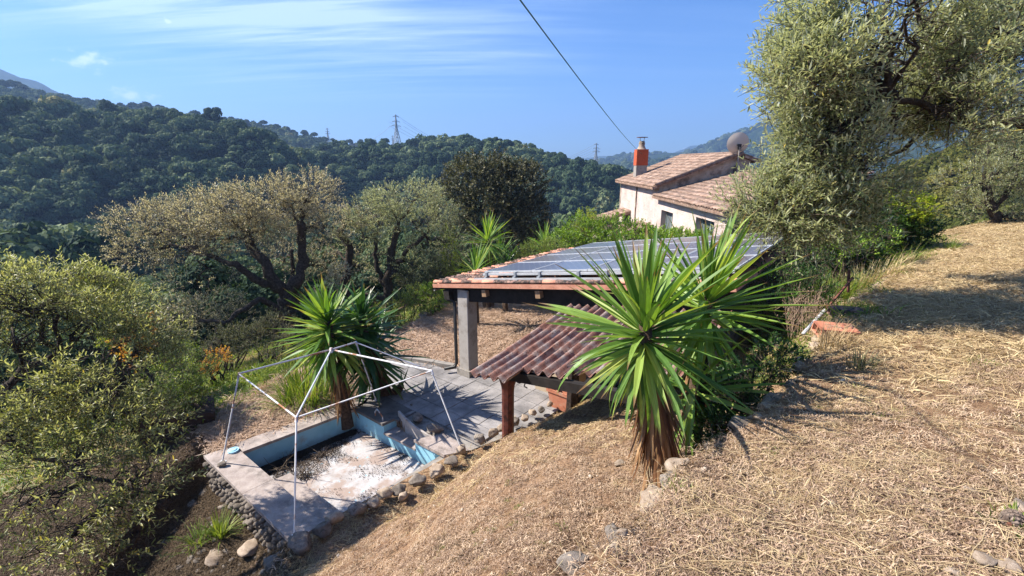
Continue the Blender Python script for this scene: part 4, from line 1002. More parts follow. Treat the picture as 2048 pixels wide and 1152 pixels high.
def pool():
    A, B, Cc, D = [Vector((*p, 0)) for p in POOL]; o = empty('pool', 'small empty pool with pale blue walls and peeling white floor', 'pool', (A.x, A.y, DECK))
    inv = Matrix.Translation(-o.location)
    ab = (B - A).normalized(); ad = (D - A).normalized(); bc = (Cc - B).normalized(); dc = (Cc - D).normalized()
    def prism(name, pts, z0, z1, mat, par=None):
        a = Acc(); n = len(pts); V = [(p.x, p.y, z1) for p in pts] + [(p.x, p.y, z0) for p in pts]
        a.polys(V, [list(range(n)), [n + i for i in range(n)][::-1]] + [[i, n + i, n + (i + 1) % n, (i + 1) % n] for i in range(n)])
        q = a.build(name, mat, par or o, False, inv if par is None else None); return q
    w1, w2, w3 = .46, .34, .40
    # inner corners
    Ai = A + ab * 0 + (ad * w1 * 1.0) + (ab * w2); Bi = B + bc * w1 - ab * .10; Di = D - ad * .05 + dc * .10 - ad * 0 ; 
    Ai = A + ad * w1 + ab * w2; Di = D + dc * w2 - ad * .42; Ci = Cc - dc * .42 - bc * .40; Bi = B + bc * w1 - ab * .12
    FL = DECK - .50
    fl = prism('floor', [Ai + (Ai - Ci).normalized() * .1, Bi + (Bi - Di).normalized() * .1, Ci + (Ci - Ai).normalized() * .1, Di + (Di - Bi).normalized() * .1], FL - .2, FL, mat_poolfl)
    # walls as solid bands between inner and outer line
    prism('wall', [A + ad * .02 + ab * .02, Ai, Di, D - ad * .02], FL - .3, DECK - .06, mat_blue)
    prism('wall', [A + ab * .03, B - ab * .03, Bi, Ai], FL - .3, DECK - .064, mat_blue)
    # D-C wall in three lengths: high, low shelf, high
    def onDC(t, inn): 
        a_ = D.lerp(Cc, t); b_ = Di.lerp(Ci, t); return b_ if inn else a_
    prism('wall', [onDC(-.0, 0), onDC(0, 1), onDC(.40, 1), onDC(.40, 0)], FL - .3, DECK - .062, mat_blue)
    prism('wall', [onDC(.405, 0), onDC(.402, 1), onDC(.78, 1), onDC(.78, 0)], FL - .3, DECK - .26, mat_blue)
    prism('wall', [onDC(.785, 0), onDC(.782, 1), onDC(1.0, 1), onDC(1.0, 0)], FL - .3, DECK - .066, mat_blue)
    prism('wall', [B, Cc, Ci + (Cc - Ci) * .3, Bi + (B - Bi) * .3], FL - .3, DECK - .10, mat_conc)
    # copings
    def slabs(P0, P1, Q1, Q0, n, nm='coping', z=DECK, th=.06, mat=mat_coping):
        for k in range(n):
            t0, t1 = k / n + .0015, (k + 1) / n - .0015
            prism(nm, [P0.lerp(P1, t0), Q0.lerp(Q1, t0), Q0.lerp(Q1, t1), P0.lerp(P1, t1)], z - th, z + random.uniform(-.003, .003), mat)
    slabs(A - ab * .05 - ad * .06, B - ad * .06 + ab * .05, Bi + ab * .05, Ai - ab * w2, 2, th=.07)
    slabs(A + ad * (w1 + .01) - ab * .05, D + ad * .02 - ab * .05, Di + ab * .03 + ad * .3, Ai + ab * .03 + ad * .012, 5)
    mat_copd = pmat('dark_weathered_coping', [(.3, (.11, .10, .095)), (.55, (.19, .175, .165)), (.8, (.28, .26, .24))], 6, .95, 70, .6, .008, dirt=(.07, .065, .06), dscale=3, dlo=.50, dhi=.7)
    prism('coping', [D + ad * .25, Di.lerp(D, 0) - dc * .05 + ad * .3, onDC(0, 1), onDC(.40, 1) - bc * .03, onDC(.40, 0) + bc * .35, D + ad * .45], DECK - .06, DECK + .004, mat_copd)
    prism('coping', [onDC(.785, 0) + bc * .12, onDC(.782, 1) - bc * .03, onDC(1.0, 1) - bc * .03 + dc * .3, onDC(1.0, 0) + dc * .12], DECK - .06, DECK + .006, mat_coping)
    prism('shelf', [onDC(.40, 0), onDC(.40, 1) - bc * .02, onDC(.78, 1) - bc * .02, onDC(.78, 0)], DECK - .26, DECK - .22, mat_coping)
    # curved white slab leaning on the shelf
    a = Acc(); V = []; F = []; n = 14
    for k in range(n + 1):
        t = k / n; p = onDC(.40 + .40 * t, 0) - bc * (.02 + .16 * math.sin(math.pi * t * .8)); h = DECK + .13 - .16 * t ** 2
        for q, (dx, zz) in enumerate(((0, h), (.045, h), (.045, DECK - .24), (0, DECK - .24))): v = p + bc * dx; V.append((v.x, v.y, zz))
    for k in range(n):
        for q in range(4): F.append([k * 4 + q, k * 4 + (q + 1) % 4, k * 4 + 4 + (q + 1) % 4, k * 4 + 4 + q])
    F += [[0, 3, 2, 1], [n * 4 + i for i in range(4)]]; a.add(V, F); a.build('curved_edging', pmat('white_cement', [(.3, (.42, .38, .35)), (.7, (.58, .53, .49))], 4, .9, 40, .4, .005, dirt=(.25, .21, .19), dscale=4), o, False, inv)
    # step inside along the near wall
    s0 = Ai + ab * 1.0; prism('step', [s0 + ad * .0, s0 + ad * .42, Bi + ad * .46 + ab * .25, Bi + ab * .25], FL, DECK - .24, mat_coping)
    # bent steel handle at the far corner
    h0 = onDC(.24, 1) + bc * .1; h1 = onDC(.36, 1) + bc * .06
    a = Acc(); a.tube([(h0.x, h0.y, DECK), (h0.x, h0.y, DECK + .10), (h0.x + .05, h0.y, DECK + .17), (h1.x - .05, h1.y + .03, DECK + .16), (h1.x, h1.y, DECK + .10), (h1.x, h1.y, DECK - .02)], .016, 8); a.build('handle', mat_white, o, True, inv)
    # stone facing under the coping outside
    st = Acc(); k = 0
    u = -ad; length = (B - A).length
    for row in range(8):
        x = .02 + random.random() * .1
        while x < length * .97:
            w = random.uniform(.10, .19); p = A + ab * (x + w / 2) - ad * random.uniform(.01, .05); z = DECK - .14 - row * .115 + random.uniform(-.02, .02)
            if z > Zs(p.x - .2, p.y - .16) - .12:
                M = Matrix.Translation((p.x, p.y, z)) @ Euler((random.uniform(-.4, .4), random.uniform(-.4, .4), math.atan2(ab.y, ab.x) + random.uniform(-.3, .3))).to_matrix().to_4x4() @ Matrix.Diagonal((w * 1.12, .20, random.uniform(.12, .155), 1))
                link('stone', random.choice(small_rocks), o, None, inv @ M); k += 1
            x += w
    return A, B, Cc, D, Ai, Bi, Ci, Di, ab, ad, bc, dc, FL
PL = pool()
A, B, Cc, D, Ai, Bi, Ci, Di, ab, ad, bc, dc, FL = PL
# litter on the pool floor
def litter():
    a = Acc(); n = 60000
    u = RNG.random(n); v = RNG.random(n)
    x = Ai.x + (Bi.x - Ai.x) * u * (1 - v) + (Di.x - Ai.x) * v * (1 - u) + (Ci.x - Ai.x) * u * v; y = Ai.y + (Bi.y - Ai.y) * u * (1 - v) + (Di.y - Ai.y) * v * (1 - u) + (Ci.y - Ai.y) * u * v
    dens = np.exp(-(u / .20) ** 2) * (1.5) + .9 * np.exp(-((v - .0) / .10) ** 2) * (u < .62) + .55 * np.exp(-(((u - .33) / .10) ** 2 + ((v - .28) / .12) ** 2)) * 1.6 + .5 * np.exp(-(((1 - v) / .07) ** 2)) + .09
    dens *= np.clip(.25 + 4.5 * fbm(x * 2.6, y * 2.6, 4, 5), 0, 1.6)
    k = RNG.random(n) < dens; x, y = x[k], y[k]; m = len(x)
    P = np.stack([x, y, FL + .004 + RNG.random(m) * .02], 1); nn = rand_dirs(m) * .35 + np.array([0, 0, 1]); d = rand_dirs(m); d[:, 2] *= .2
    leaf_quads(a, P, d, nn, RNG.uniform(.010, .036, m), RNG.uniform(.008, .020, m))
    tag(a.build('leaf_litter', mat_debris), kind='stuff')
    # flat dirt crust patches with ragged edge
    a = Acc()
    for (uu, vv, r) in ((.03, .18, .26), (.03, .42, .2), (.03, .62, .24), (.04, .85, .2), (.10, .03, .24), (.3, .02, .18)):
        c = Ai.lerp(Bi, uu).lerp(Di.lerp(Ci, uu), vv); K = 30; V = [(c.x, c.y, FL + .012)]
        for q in range(K):
            t = q / K * 6.283; rr = r * (1 + 1.5 * float(fbm(np.array([math.cos(t) * 2 + uu * 9]), np.array([math.sin(t) * 2 + vv * 9]), 3, 4)[0])); p = c + ad * math.cos(t) * rr * 1.3 + ab * math.sin(t) * rr * .75
            V.append((p.x, p.y, FL + .003))
        a.add(V, [[0, q + 1, (q + 1) % K + 1] for q in range(K)])
    tag(a.build('dirt_crust', mat_debris), kind='stuff')
    for (uu, vv, s, lb) in ((.12, .25, 1.0, 'bare dry branch lying in the left corner of the empty pool'), (.33, .30, .9, 'bare forked twig on the pool floor near the step'), (.2, .55, .7, 'thin dead twig against the far blue pool wall')):
        c = Ai.lerp(Bi, uu).lerp(Di.lerp(Ci, uu), vv); a = Acc()
        for k in range(12):
            d = Vector((random.gauss(0, 1), random.gauss(0, 1), abs(random.gauss(0, .45)))).normalized() * s * random.uniform(.25, .5); st = Vector((random.gauss(0, .05), random.gauss(0, .05), .02))
            m_ = st + d * .5 + Vector((random.gauss(0, .04), random.gauss(0, .04), .02)); a.tube([st, m_, st + d], [.008, .006, .003], 4)
            a.tube([m_, m_ + Vector((random.gauss(0, .13), random.gauss(0, .13), random.uniform(0, .1)))], [.005, .002], 4)
        q = a.build('dead_twig', mat_twig); q.location = (c.x, c.y, FL + .01); tag(q, lb, 'twig')
litter()

# gazebo frame
def gazebo():
    base = [Vector((-3.31, 5.83, DECK)), Vector((-5.5, 7.66, DECK)), Vector((-3.26, 10.07, DECK)), Vector((-.97, 7.98, DECK))]
    top = [at_z(593, 835, -3.55), at_z(478, 748, -3.55), at_z(712, 685, -3.55), at_z(863, 742, -3.55)]
    apex = Vector((-3.11, 7.45, -3.11))
    o = empty('gazebo_frame', 'bare white metal gazebo frame with rust spots standing over the pool', 'gazebo frame', (-3.3, 7.5, DECK)); inv = Matrix.Translation(-o.location)
    def t(nm, pts, r=.014):
        a = Acc(); a.tube(pts, r, 8); a.build(nm, mat_white, o, True, inv)
    for b, p in zip(base, top):
        t('leg', [b, p]); a = Acc(); a.box(tuple(b + Vector((0, 0, .004))), (.11, .11, .006)); a.build('foot_plate', mat_white, o, False, inv)
        t('hip_bar', [p + Vector((0, 0, .01)), apex])
        a = Acc(); a.tube([p + (b - p).normalized() * .07, p + (p - b).normalized() * .02], .024, 8); a.build('corner_joint', mat_white, o, True, inv)
    for i in range(4): t('eave_bar', [top[i], top[(i + 1) % 4]], .012)
    a = Acc(); a.tube([apex - Vector((0, 0, .05)), apex + Vector((0, 0, .03))], .03, 8); a.build('apex_joint', mat_white, o, True, inv)
gazebo()
a = Acc(); p = Ai - ad * .25 - ab * .1
a.tube([(0, 0, 0), (0, 0, .035), (0, 0, .035), (0, 0, .05)], [.10, .10, .075, .06], 14); q = a.build('skimmer_lid', pmat('pale_blue_plastic', [(0, (.30, .60, .78)), (1, (.45, .72, .86))], 8, .5, 20, 0)); q.location = (p.x + .1, p.y + .12, DECK + .002); tag(q, 'small pale blue plastic lid on the pool coping at the left corner', 'lid')
q = link('anchor_stone', rocks[2]); q.location = (-5.42, 7.55, DECK + .05); q.scale = (.2, .16, .12); tag(q, 'grey stone weighting the left foot of the white gazebo frame', 'stone')

# ------------------------------------------------------------------ boulders
def rock(p, s, me, label, cat='boulder', group=None, sink=.25, nm='boulder'):
    o = link(nm, me); s = s if isinstance(s, tuple) else (s, s, s * .8)
    o.location = (p[0], p[1], p[2] + s[2] * (.5 - sink)); o.rotation_euler = (random.uniform(-.3, .3), random.uniform(-.3, .3), random.uniform(0, 6.28)); o.scale = s
    return tag(o, label, cat, group)
rim = [(600, 1096, .50, 0), (648, 1068, .34, 0), (668, 1045, .30, 1), (716, 1025, .36, 0), (745, 1012, .28, 1), (772, 994, .30, 1), (800, 985, .26, 0), (806, 998, .22, 1), (834, 970, .40, 0), (872, 950, .32, 1), (905, 930, .30, 0), (925, 905, .26, 1)]
ordw = ORD
for i, (px, py, s, l) in enumerate(rim):
    p = at_z(px, py, DECK + .05); m = (rocks_l[i % 5] if l else rocks[i % 8])
    s *= random.uniform(.9, 1.12); rock(p, (s, s * .85, s * .72), m, ('large dark boulder at the near corner of the pool coping' if i == 0 else f'{"pale" if l else "grey"} boulder, {ordw[i]} along the pool edge from the near corner'), sink=.18, group='boulders along the pool edge')
edge = [(960, 885, .26), (985, 872, .24), (1004, 862, .22), (1030, 850, .22), (1050, 840, .20), (1066, 830, .20), (1082, 822, .18), (1100, 812, .16)]
for i, (px, py, s) in enumerate(edge):
    p = at_z(px, py, DECK + .1); rock(p, (s * 1.1, s, s * 1.0), rocks_l[i % 5] if i % 3 else rocks[i % 8], f'pale rounded kerb stone, {ordw[i]} from the pool along the patio edge', 'stone', 'stones along the patio edge', .2, 'kerb_stone')
# far edge stones of the mown terrace
for i, (x, y) in enumerate([(-4.3, 14.2), (-4.0, 14.9), (-3.75, 15.4), (-3.5, 15.9), (-3.3, 16.5), (-3.0, 17.0), (-2.8, 17.5), (-2.3, 18.0), (-1.6, 18.3)]):
    rock((x, y, Zs(x, y)), (random.uniform(.3, .55), random.uniform(.25, .4), .25), rocks_l[i % 5], f'pale stone, {ordw[i]} from the left along the far edge of the mown terrace', 'stone', 'stones on the far terrace edge', .3, 'edge_stone')
# rough stone lip of the upper terrace
def lip():
    o = empty('stone_terrace_edge', 'low rough stone edge of the upper terrace running past the large yucca', 'stone edge', (1.9, 3.5, -2.4)); inv = Matrix.Translation(-o.location)
    t = .35
    while t < 9.0:
        s = random.uniform(.09, .24); x = t + random.gauss(0, .05); y = x + 1.6
        e0 = None
        for dy in np.linspace(-.9, .9, 60):
            if Zs(x, y + dy) < -2.28 + .0 * t: e0 = dy; break
        y = y + (e0 or 0) - .03 + random.gauss(0, .03)
        M = Matrix.Translation((x, y, Zs(x, y - .1) - s * .34)) @ Euler((random.uniform(-.4, .4), random.uniform(-.4, .4), random.uniform(0, 6))).to_matrix().to_4x4() @ Matrix.Diagonal((s * 1.2, s, s * .75, 1))
        link('stone', random.choice(rocks_l if random.random() < .7 else rocks), o, None, inv @ M); t += s * random.choice((.6, .7, .8, 1.0, 1.8))
lip()
loose = [(1968, 1128, .17, 'large pale rock half buried at the lower right corner of the slope'), (2040, 1020, .15, 'yellowish rock at the right edge above the pine cone'), (1240, 930, .17, 'pale flat rock left of the dry skirt of the large yucca'),
         (1665, 1012, .085, 'buff stone on the straw right of centre on the near slope'), (1855, 1022, .055, 'small grey stone above the pale pair on the right slope'), (1848, 1012, .05, 'small tan stone touching the grey one on the right slope'),
         (1547, 990, .055, 'small brown stone beside a dry tuft in the middle of the near slope'), (1522, 988, .04, 'little white stone left of the small brown stone on the slope'), (1940, 985, .09, 'rounded tan stone on the right slope above the pine cone'),
         (1790, 878, .05, 'grey pebble standing out on the upper right slope'), (1638, 912, .04, 'pinkish pebble below the palm shadow on the slope'), (1246, 1070, .10, 'pale stone on the terrace lip at the bottom centre'),
         (1228, 1098, .08, 'flat whitish stone at the bottom end of the terrace lip'), (1412, 1040, .04, 'cream pebble on bare soil low in the middle'), (1440, 1078, .045, 'white broken stone at the bottom right of centre'),
         (1300, 1005, .06, 'buff stone on the terrace lip below the large yucca'), (1515, 835, .13, 'pale stone at the shaded end of the terrace lip'), (1800, 868, .035, 'tiny white stone near the grey pebble up the slope'),
         (2010, 1140, .14, 'buff rock cut by the bottom right corner'), (1905, 1150, .12, 'pale rock at the bottom edge right of the straw stalk')]
for i, (px, py, s, lb) in enumerate(loose):
    p = hit(px, py); s *= .72; rock(p, (s * 1.15, s, s * .7), rocks_l[i % 5], lb, 'stone', None, .22, 'loose_stone')
lowrocks = [(430, 1120, .38, 1, 'broad flat brown rock below the grassy tuft at the lower left'), (505, 1098, .42, 1, 'rounded tan rock right of the grassy tuft'), (540, 1075, .30, 1, 'tan rock against the near corner of the pool wall'),
            (550, 1130, .40, 0, 'grey flat rock at the bottom edge left of the dark boulder'), (330, 1085, .18, 0, 'grey stone in the shade at the lower left'), (385, 1010, .22, 0, 'dark stone below the pool wall beside the tuft'), (410, 985, .2, 0, 'dark stone fallen from the pool wall'), (352, 1062, .13, 0, 'small pale stone lying in the dark soil'), (445, 1015, .17, 0, 'stone at the foot of the pool wall behind the tuft')]
for i, (px, py, s, l, lb) in enumerate(lowrocks):
    p = hit(px, py); rock(p, (s * 1.1, s, s * .45), (rocks_l if l else rocks)[i % 5], lb, 'rock', None, .35, 'rock')
ca = Acc()   # rubble under the wall
for k in range(170):
    x = random.uniform(-5.6, -3.7); y = 5.1 + random.random() * 1.9 - (x + 4.6) * .55; s = random.uniform(.04, .13); _, ins = poly_out(np.array([x]), np.array([y]))
    if ins[0] > -.1: continue
    me = random.choice(small_rocks); vs = np.array([v.co[:] for v in me.vertices]) * np.array([s * 1.2, s, s * .7]) + np.array([x, y, Zs(x, y) + s * .1]); ca.add(vs, [list(f.vertices) for f in me.polygons])
tag(ca.build('rubble', mat_stone, None, True), kind='stuff')
# big dark concrete block lying left of the pool
o = empty('concrete_block', 'large dark weathered block lying left of the empty pool', 'block', (-7.35, 9.0, Zs(-7.35, 9.0) - .05), None, R(35))
a = Acc(); a.box((0, 0, .25), (1.45, .75, .85), Euler((.15, .18, 0)).to_matrix().to_4x4()); q = a.build('block', pmat('dark_block', [(.3, (.035, .024, .02)), (.7, (.085, .06, .05))], 5, .95, 30, .7, .02), o); md = q.modifiers.new('bevel', 'BEVEL'); md.width = .06; md.segments = 2
# two stones at the pool steps
for (px, py, s, lb) in ((812, 845, .34, 'dark round stone behind the curved white edging of the pool'), (848, 868, .36, 'flat dark stone between the white edging and the right coping')):
    rock(at_z(px, py, DECK) + c_ * .22 + f_ * .1, (s * 1.1, s * .8, s * .5), rocks[3], lb, 'stone', None, .1, 'stone')
rock(at_z(823, 811, DECK), .07, rocks[1], 'small black stone lying alone on the patio slabs', 'stone', None, .1, 'stone')

# ------------------------------------------------------------------ broken hollow bricks, iron angle, white pipe
def bricks():
    for (px, py, l, w, h, rz, tilt, lb) in ((1690, 612, .42, .18, .13, -8, .10, 'weathered brown hollow clay block, upper one of the two by the dry grass'), (1668, 650, .46, .24, .13, -6, .16, 'bright orange hollow clay block, lower one beside the white pipe')):
        P = hit(px, py + 18); o = empty('clay_block', lb, 'clay block', (P.x, P.y, P.z - .02), 'hollow clay blocks on the bank', R(rz)); 
        a = Acc(); hol = 3; T = .02
        a.box((0, 0, h - T / 2), (l, w, T)); a.box((0, 0, T / 2), (l, w, T)); a.box((0, w / 2 - T / 2, h / 2), (l, T, h - 2 * T)); a.box((0, -w / 2 + T / 2, h / 2), (l, T, h - 2 * T)); a.box((0, 0, h / 2), (l, T, h - 2 * T))
        q = a.build('block', mat_terra if 'orange' in lb else mat_tile3, o); q.rotation_euler = (tilt, .06, 0)
    a = Acc(); P0 = ray(1702, 555); P0 = P0 * (7.35 / P0.y); P1 = ray(1668, 600); P1 = P1 * (7.0 / P1.y); P2 = ray(1606, 668); P2 = P2 * (6.7 / P2.y)
    top = ray(1698, 540); top = top * (7.4 / top.y)
    a.tube([P0 + Vector((0, 0, -.25)), top], .022, 4); a.tube([P0 + Vector((.03, 0, 0)), P1, P1.lerp(P2, .35)], .02, 4); q = a.build('iron_bracket', mat_rust); tag(q, 'rusty iron angle bracket standing over the hollow clay blocks', 'iron bracket')
    a = Acc(); a.tube([P1.lerp(P2, .30), P2], .026, 8); q = a.build('white_pipe', mat_white, None, True); tag(q, 'short white plastic pipe sloping down beside the orange clay block', 'pipe')
bricks()

# ------------------------------------------------------------------ yuccas: every blade its own leaf
def blade_mesh(name, bend, w=.075, fold=.28, seg=9, twist=0.0):
    """unit length along +y, bending towards -z"""
    V = []; x = y = z = 0; ang = 0
    for i in range(seg + 1):
        t = i / seg; ww = w * (.50 + 1.9 * t * (1 - t) if t < .35 else 1) * (1 if t < .35 else (1 - ((t - .35) / .65) ** 1.7)) * .5
        if t < .35: ww = w * .5 * (.42 + .58 * math.sin(t / .35 * math.pi / 2))
        tw = twist * t
        V += [(-ww * math.cos(tw), y, z + ww * fold + ww * math.sin(tw)), (0, y, z), (ww * math.cos(tw), y, z + ww * fold - ww * math.sin(tw))]
        ang = -bend * (t ** 1.6); y += math.cos(ang) / seg; z += math.sin(ang) / seg
    F = []
    for i in range(seg):
        b = i * 3; F += [[b, b + 1, b + 4, b + 3], [b + 1, b + 2, b + 5, b + 4]]
    a = Acc(); a.add(V, F); return a.mesh(name, False)
mat_yucca = leafmat('yucca_leaf', [(0, (.075, .16, .03)), (.45, (.15, .27, .05)), (.8, (.27, .40, .08)), (1, (.42, .47, .12))], trans=.34, rough=.46, per='obj', spec=.4, tint=(1, 1, .35), vein=True)
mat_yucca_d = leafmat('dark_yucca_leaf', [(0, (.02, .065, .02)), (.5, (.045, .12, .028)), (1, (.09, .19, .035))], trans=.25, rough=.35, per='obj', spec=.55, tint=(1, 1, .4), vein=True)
mat_dry = leafmat('dry_yucca_leaf', [(0, (.12, .05, .022)), (.5, (.27, .135, .06)), (1, (.46, .29, .15))], trans=.2, rough=.8, per='obj', tint=(1, .9, .6), vein=True)
mat_ytrunk = pmat('yucca_trunk', [(.3, (.05, .03, .02)), (.7, (.17, .11, .07))], 20, .95, 60, 1, .03)
BL = {}
def blades(mat, w=.075):
    k = (mat.name, w)
    if k not in BL:
        BL[k] = []
        for b in (.05, .25, .5, .85, 1.25, 1.8):
            me = blade_mesh('leaf', b, w, random.uniform(.2, .45), 9, random.uniform(-.5, .5)); me.materials.append(mat); BL[k].append(me)
    return BL[k]
def rosette(o, c, n, ln, mat, w=.075, lo=-50, hi=88, stiff=1.0, axis=Vector((0, 0, 1)), spread=.10, name='leaf'):
    bl = blades(mat, w); ga = 2.39996; ph = random.random() * 6
    for i in range(n):
        t = (i + .5) / n; el = R(hi + (lo - hi) * t ** (.85 if spread < .15 else .62)) + random.gauss(0, .20); az = ph + i * ga + random.gauss(0, .45)
        d = Vector((math.cos(az) * math.cos(el), math.sin(az) * math.cos(el), math.sin(el)))
        d = (d + axis * .0).normalized(); s = Vector((-math.sin(az), math.cos(az), 0)); s = (s + Vector((random.gauss(0, .15), random.gauss(0, .15), random.gauss(0, .15)))).normalized()
        z = s.cross(d) * -1; z = d.cross(s); z = z if True else z; up = s.cross(d)
        if up.z < 0: s = -s; up = s.cross(d)
        l = ln * (.72 + .38 * math.sin(math.pi * min(1, t * 1.1 + .1))) * random.uniform(.70, 1.18)
        p = c - axis * spread * (t * 3.0) + d * .03; droop = (.10 + .9 * max(0, t - .35)) / stiff + random.gauss(0, .16) + (.9 if random.random() < .06 else 0)
        bi = min(5, max(0, int(droop * 3.2 + random.random())))
        M = frame(p, d.cross(up), d, up) @ Matrix.Diagonal((l * random.uniform(.85, 1.2), l, l, 1))
        link(name, bl[bi], o, None, M)
def skirt(o, c, n, ln, h, r, name='dry_leaf'):
    bl = blades(mat_dry, .06); lean = Vector((-c.x, -c.y, 0)) * .8 / max(.3, c.z)
    for i in range(n):
        az = random.uniform(0, 6.283); q = random.random(); k = random.uniform(.04, .26); d = (Vector((math.cos(az) * k, math.sin(az) * k, -1)) + lean * .8).normalized()
        out = Vector((math.cos(az), math.sin(az), 0)); s = out.cross(d).normalized(); up = s.cross(d)
        p = c + Vector((0, 0, -h * q)) + lean * h * q + out * r; l = ln * random.uniform(.6, 1.1); M = frame(p, d.cross(up), d, up) @ Matrix.Diagonal((l, l, l, 1))
        link(name, random.choice(bl[:3]), o, None, M)
def yucca(label, base, heads, mat, w=.075, dry=0, group=None, cat='yucca', lo=-50, stiff=1.0, tr=.09, spread=.11):
    o = empty('yucca', label, cat, base, group)
    a = Acc()
    for (hx, hy, hz, n, ln) in heads:
        a.tube([(hx * .1, hy * .1, -.3), (hx * .35, hy * .35, hz * .35), (hx * .85, hy * .85, hz * .75), (hx, hy, hz)], [tr * 1.3, tr, tr * .85, tr * .6], 8)
    a.build('trunk', mat_ytrunk, o, True)
    for (hx, hy, hz, n, ln) in heads:
        rosette(o, Vector((hx, hy, hz)), n, ln, mat, w, lo=lo, stiff=stiff, spread=spread)
    if dry:
        hx, hy, hz = heads[0][:3]; skirt(o, Vector((hx * .72, hy * .72, hz - .42 - spread)), dry, .80, max(.1, hz - 1.15), tr + .02)
    return o
bp = Vector((1.60, 4.0, 0)); bp.z = Zs(bp.x, bp.y) - .05
h1 = at_y(1290, 645, 3.95); h2 = at_y(1415, 595, 4.7)
yucca('large bright green yucca with a skirt of dry leaves on the near slope', bp, [(h1.x - bp.x, h1.y - bp.y, h1.z - bp.z, 175, .92)], mat_yucca, .074, 170, None, lo=-72, stiff=1.35)
b2_ = Vector((2.15, 4.85, 0)); b2_.z = Zs(b2_.x, b2_.y) - .05
yucca('second tall green yucca head behind and right of the large one', b2_, [(h2.x - b2_.x, h2.y - b2_.y, h2.z - b2_.z, 140, .96), (-.15, -.2, 1.0, 80, .9)], mat_yucca, .074, 14, None, lo=-70, stiff=1.3)
yb = at_z(692, 832, DECK); yb = Vector((-3.80, 9.55, DECK - .1))
hA = at_y(655, 640, 9.6); hB = at_y(722, 635, 10.0)
yucca('dark green yucca with brown skirt at the back corner of the pool', yb, [(hA.x - yb.x, hA.y - yb.y, hA.z - yb.z, 280, 1.12)], mat_yucca, .092, 55, None, lo=-84, stiff=.85, tr=.13, spread=.30)
yb2 = Vector((-3.05, 10.45, DECK - .1))
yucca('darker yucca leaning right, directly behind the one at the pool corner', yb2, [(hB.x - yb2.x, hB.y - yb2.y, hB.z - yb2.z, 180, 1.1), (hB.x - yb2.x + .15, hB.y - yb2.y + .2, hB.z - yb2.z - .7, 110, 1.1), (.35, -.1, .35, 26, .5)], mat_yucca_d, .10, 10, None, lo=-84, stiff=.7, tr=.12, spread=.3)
def far_yucca(px, py, y, hz, heads, label, mat=mat_yucca, lo=-65):
    h = at_y(px, py, y); b = Vector((h.x, h.y, h.z - hz)); yucca(label, b, heads, mat, .055, 0, None, lo=lo, stiff=.8)
far_yucca(975, 478, 17.5, 3.0, [(0, 0, 3.0, 110, 1.15), (.5, .3, 2.4, 60, 1.0), (-.5, .2, 1.9, 50, 1.0)], 'tall green yucca with drooping leaves behind the tiled roof')
far_yucca(950, 540, 15.5, 1.6, [(0, 0, 1.6, 60, 1.15)], 'low bright green yucca just beyond the left roof eave')
far_yucca(1010, 528, 17.0, 1.6, [(0, 0, 1.6, 50, .95)], 'small yucca between the tall yucca and the roof eave', mat_yucca_d)
far_yucca(1090, 490, 19.5, 1.4, [(0, 0, 1.4, 55, 1.1)], 'pale yucca at the left end of the green hedge', lo=-20)

# ------------------------------------------------------------------ leaves of the other plants
OL = [(0, (.10, .13, .045)), (.4, (.19, .22, .085)), (.75, (.30, .32, .15)), (.96, (.42, .43, .25)), (1, (.55, .42, .06))]
mat_olive = leafmat('olive_leaf', OL, back=(.48, .50, .37), trans=.30, rough=.45, spec=.45, tint=(1, 1, .5))
mat_olive_dry = leafmat('sunburnt_olive_leaf', [(0, (.10, .10, .05)), (.35, (.21, .20, .11)), (.7, (.34, .315, .20)), (1, (.54, .44, .30))], back=(.52, .49, .38), trans=.32, rough=.45, spec=.45, tint=(1, .9, .5))
mat_olive_l = leafmat('yellowish_olive_leaf', [(0, (.07, .085, .02)), (.4, (.15, .165, .045)), (.75, (.27, .27, .09)), (.96, (.42, .39, .16)), (1, (.6, .42, .06))], back=(.42, .43, .26), trans=.34, rough=.42, spec=.5, tint=(1, 1, .4))
mat_holm = leafmat('holm_oak_leaf', [(0, (.03, .036, .018)), (.5, (.09, .095, .05)), (1, (.20, .18, .11))], trans=.15, rough=.6)
mat_hedge = leafmat('hedge_leaf', [(0, (.06, .12, .012)), (.5, (.15, .26, .025)), (1, (.30, .42, .05))], trans=.3, rough=.45, spec=.4, tint=(1, 1, .3))
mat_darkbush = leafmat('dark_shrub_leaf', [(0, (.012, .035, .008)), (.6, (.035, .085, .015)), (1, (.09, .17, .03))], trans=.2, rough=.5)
mat_yellow = leafmat('yellow_green_leaf', [(0, (.13, .19, .02)), (.6, (.27, .34, .03)), (1, (.42, .42, .05))], trans=.45, rough=.5)
mat_orange = leafmat('orange_autumn_leaf', [(0, (.35, .12, .02)), (.6, (.50, .24, .04)), (1, (.5, .38, .06))], trans=.4, rough=.6)
mat_greygreen = leafmat('grey_green_leaf', [(0, (.05, .06, .03)), (.5, (.11, .12, .06)), (1, (.20, .20, .10))], trans=.25, rough=.6)
mat_grass_g = leafmat('green_grass_blade', [(0, (.07, .13, .02)), (.5, (.15, .22, .035)), (1, (.30, .33, .08))], trans=.35, rough=.5, tint=(1, 1, .4))
mat_straw = leafmat('straw_blade', [(0, (.12, .075, .05)), (.3, (.32, .215, .15)), (.65, (.54, .395, .27)), (1, (.70, .56, .41))], trans=.2, rough=.7, per='both', tint=(1, .9, .6))
mat_straw_y = leafmat('yellow_straw_blade', [(0, (.22, .14, .075)), (.4, (.44, .32, .18)), (.8, (.62, .49, .28)), (1, (.76, .65, .40))], trans=.2, rough=.7, per='both', tint=(1, .95, .6))
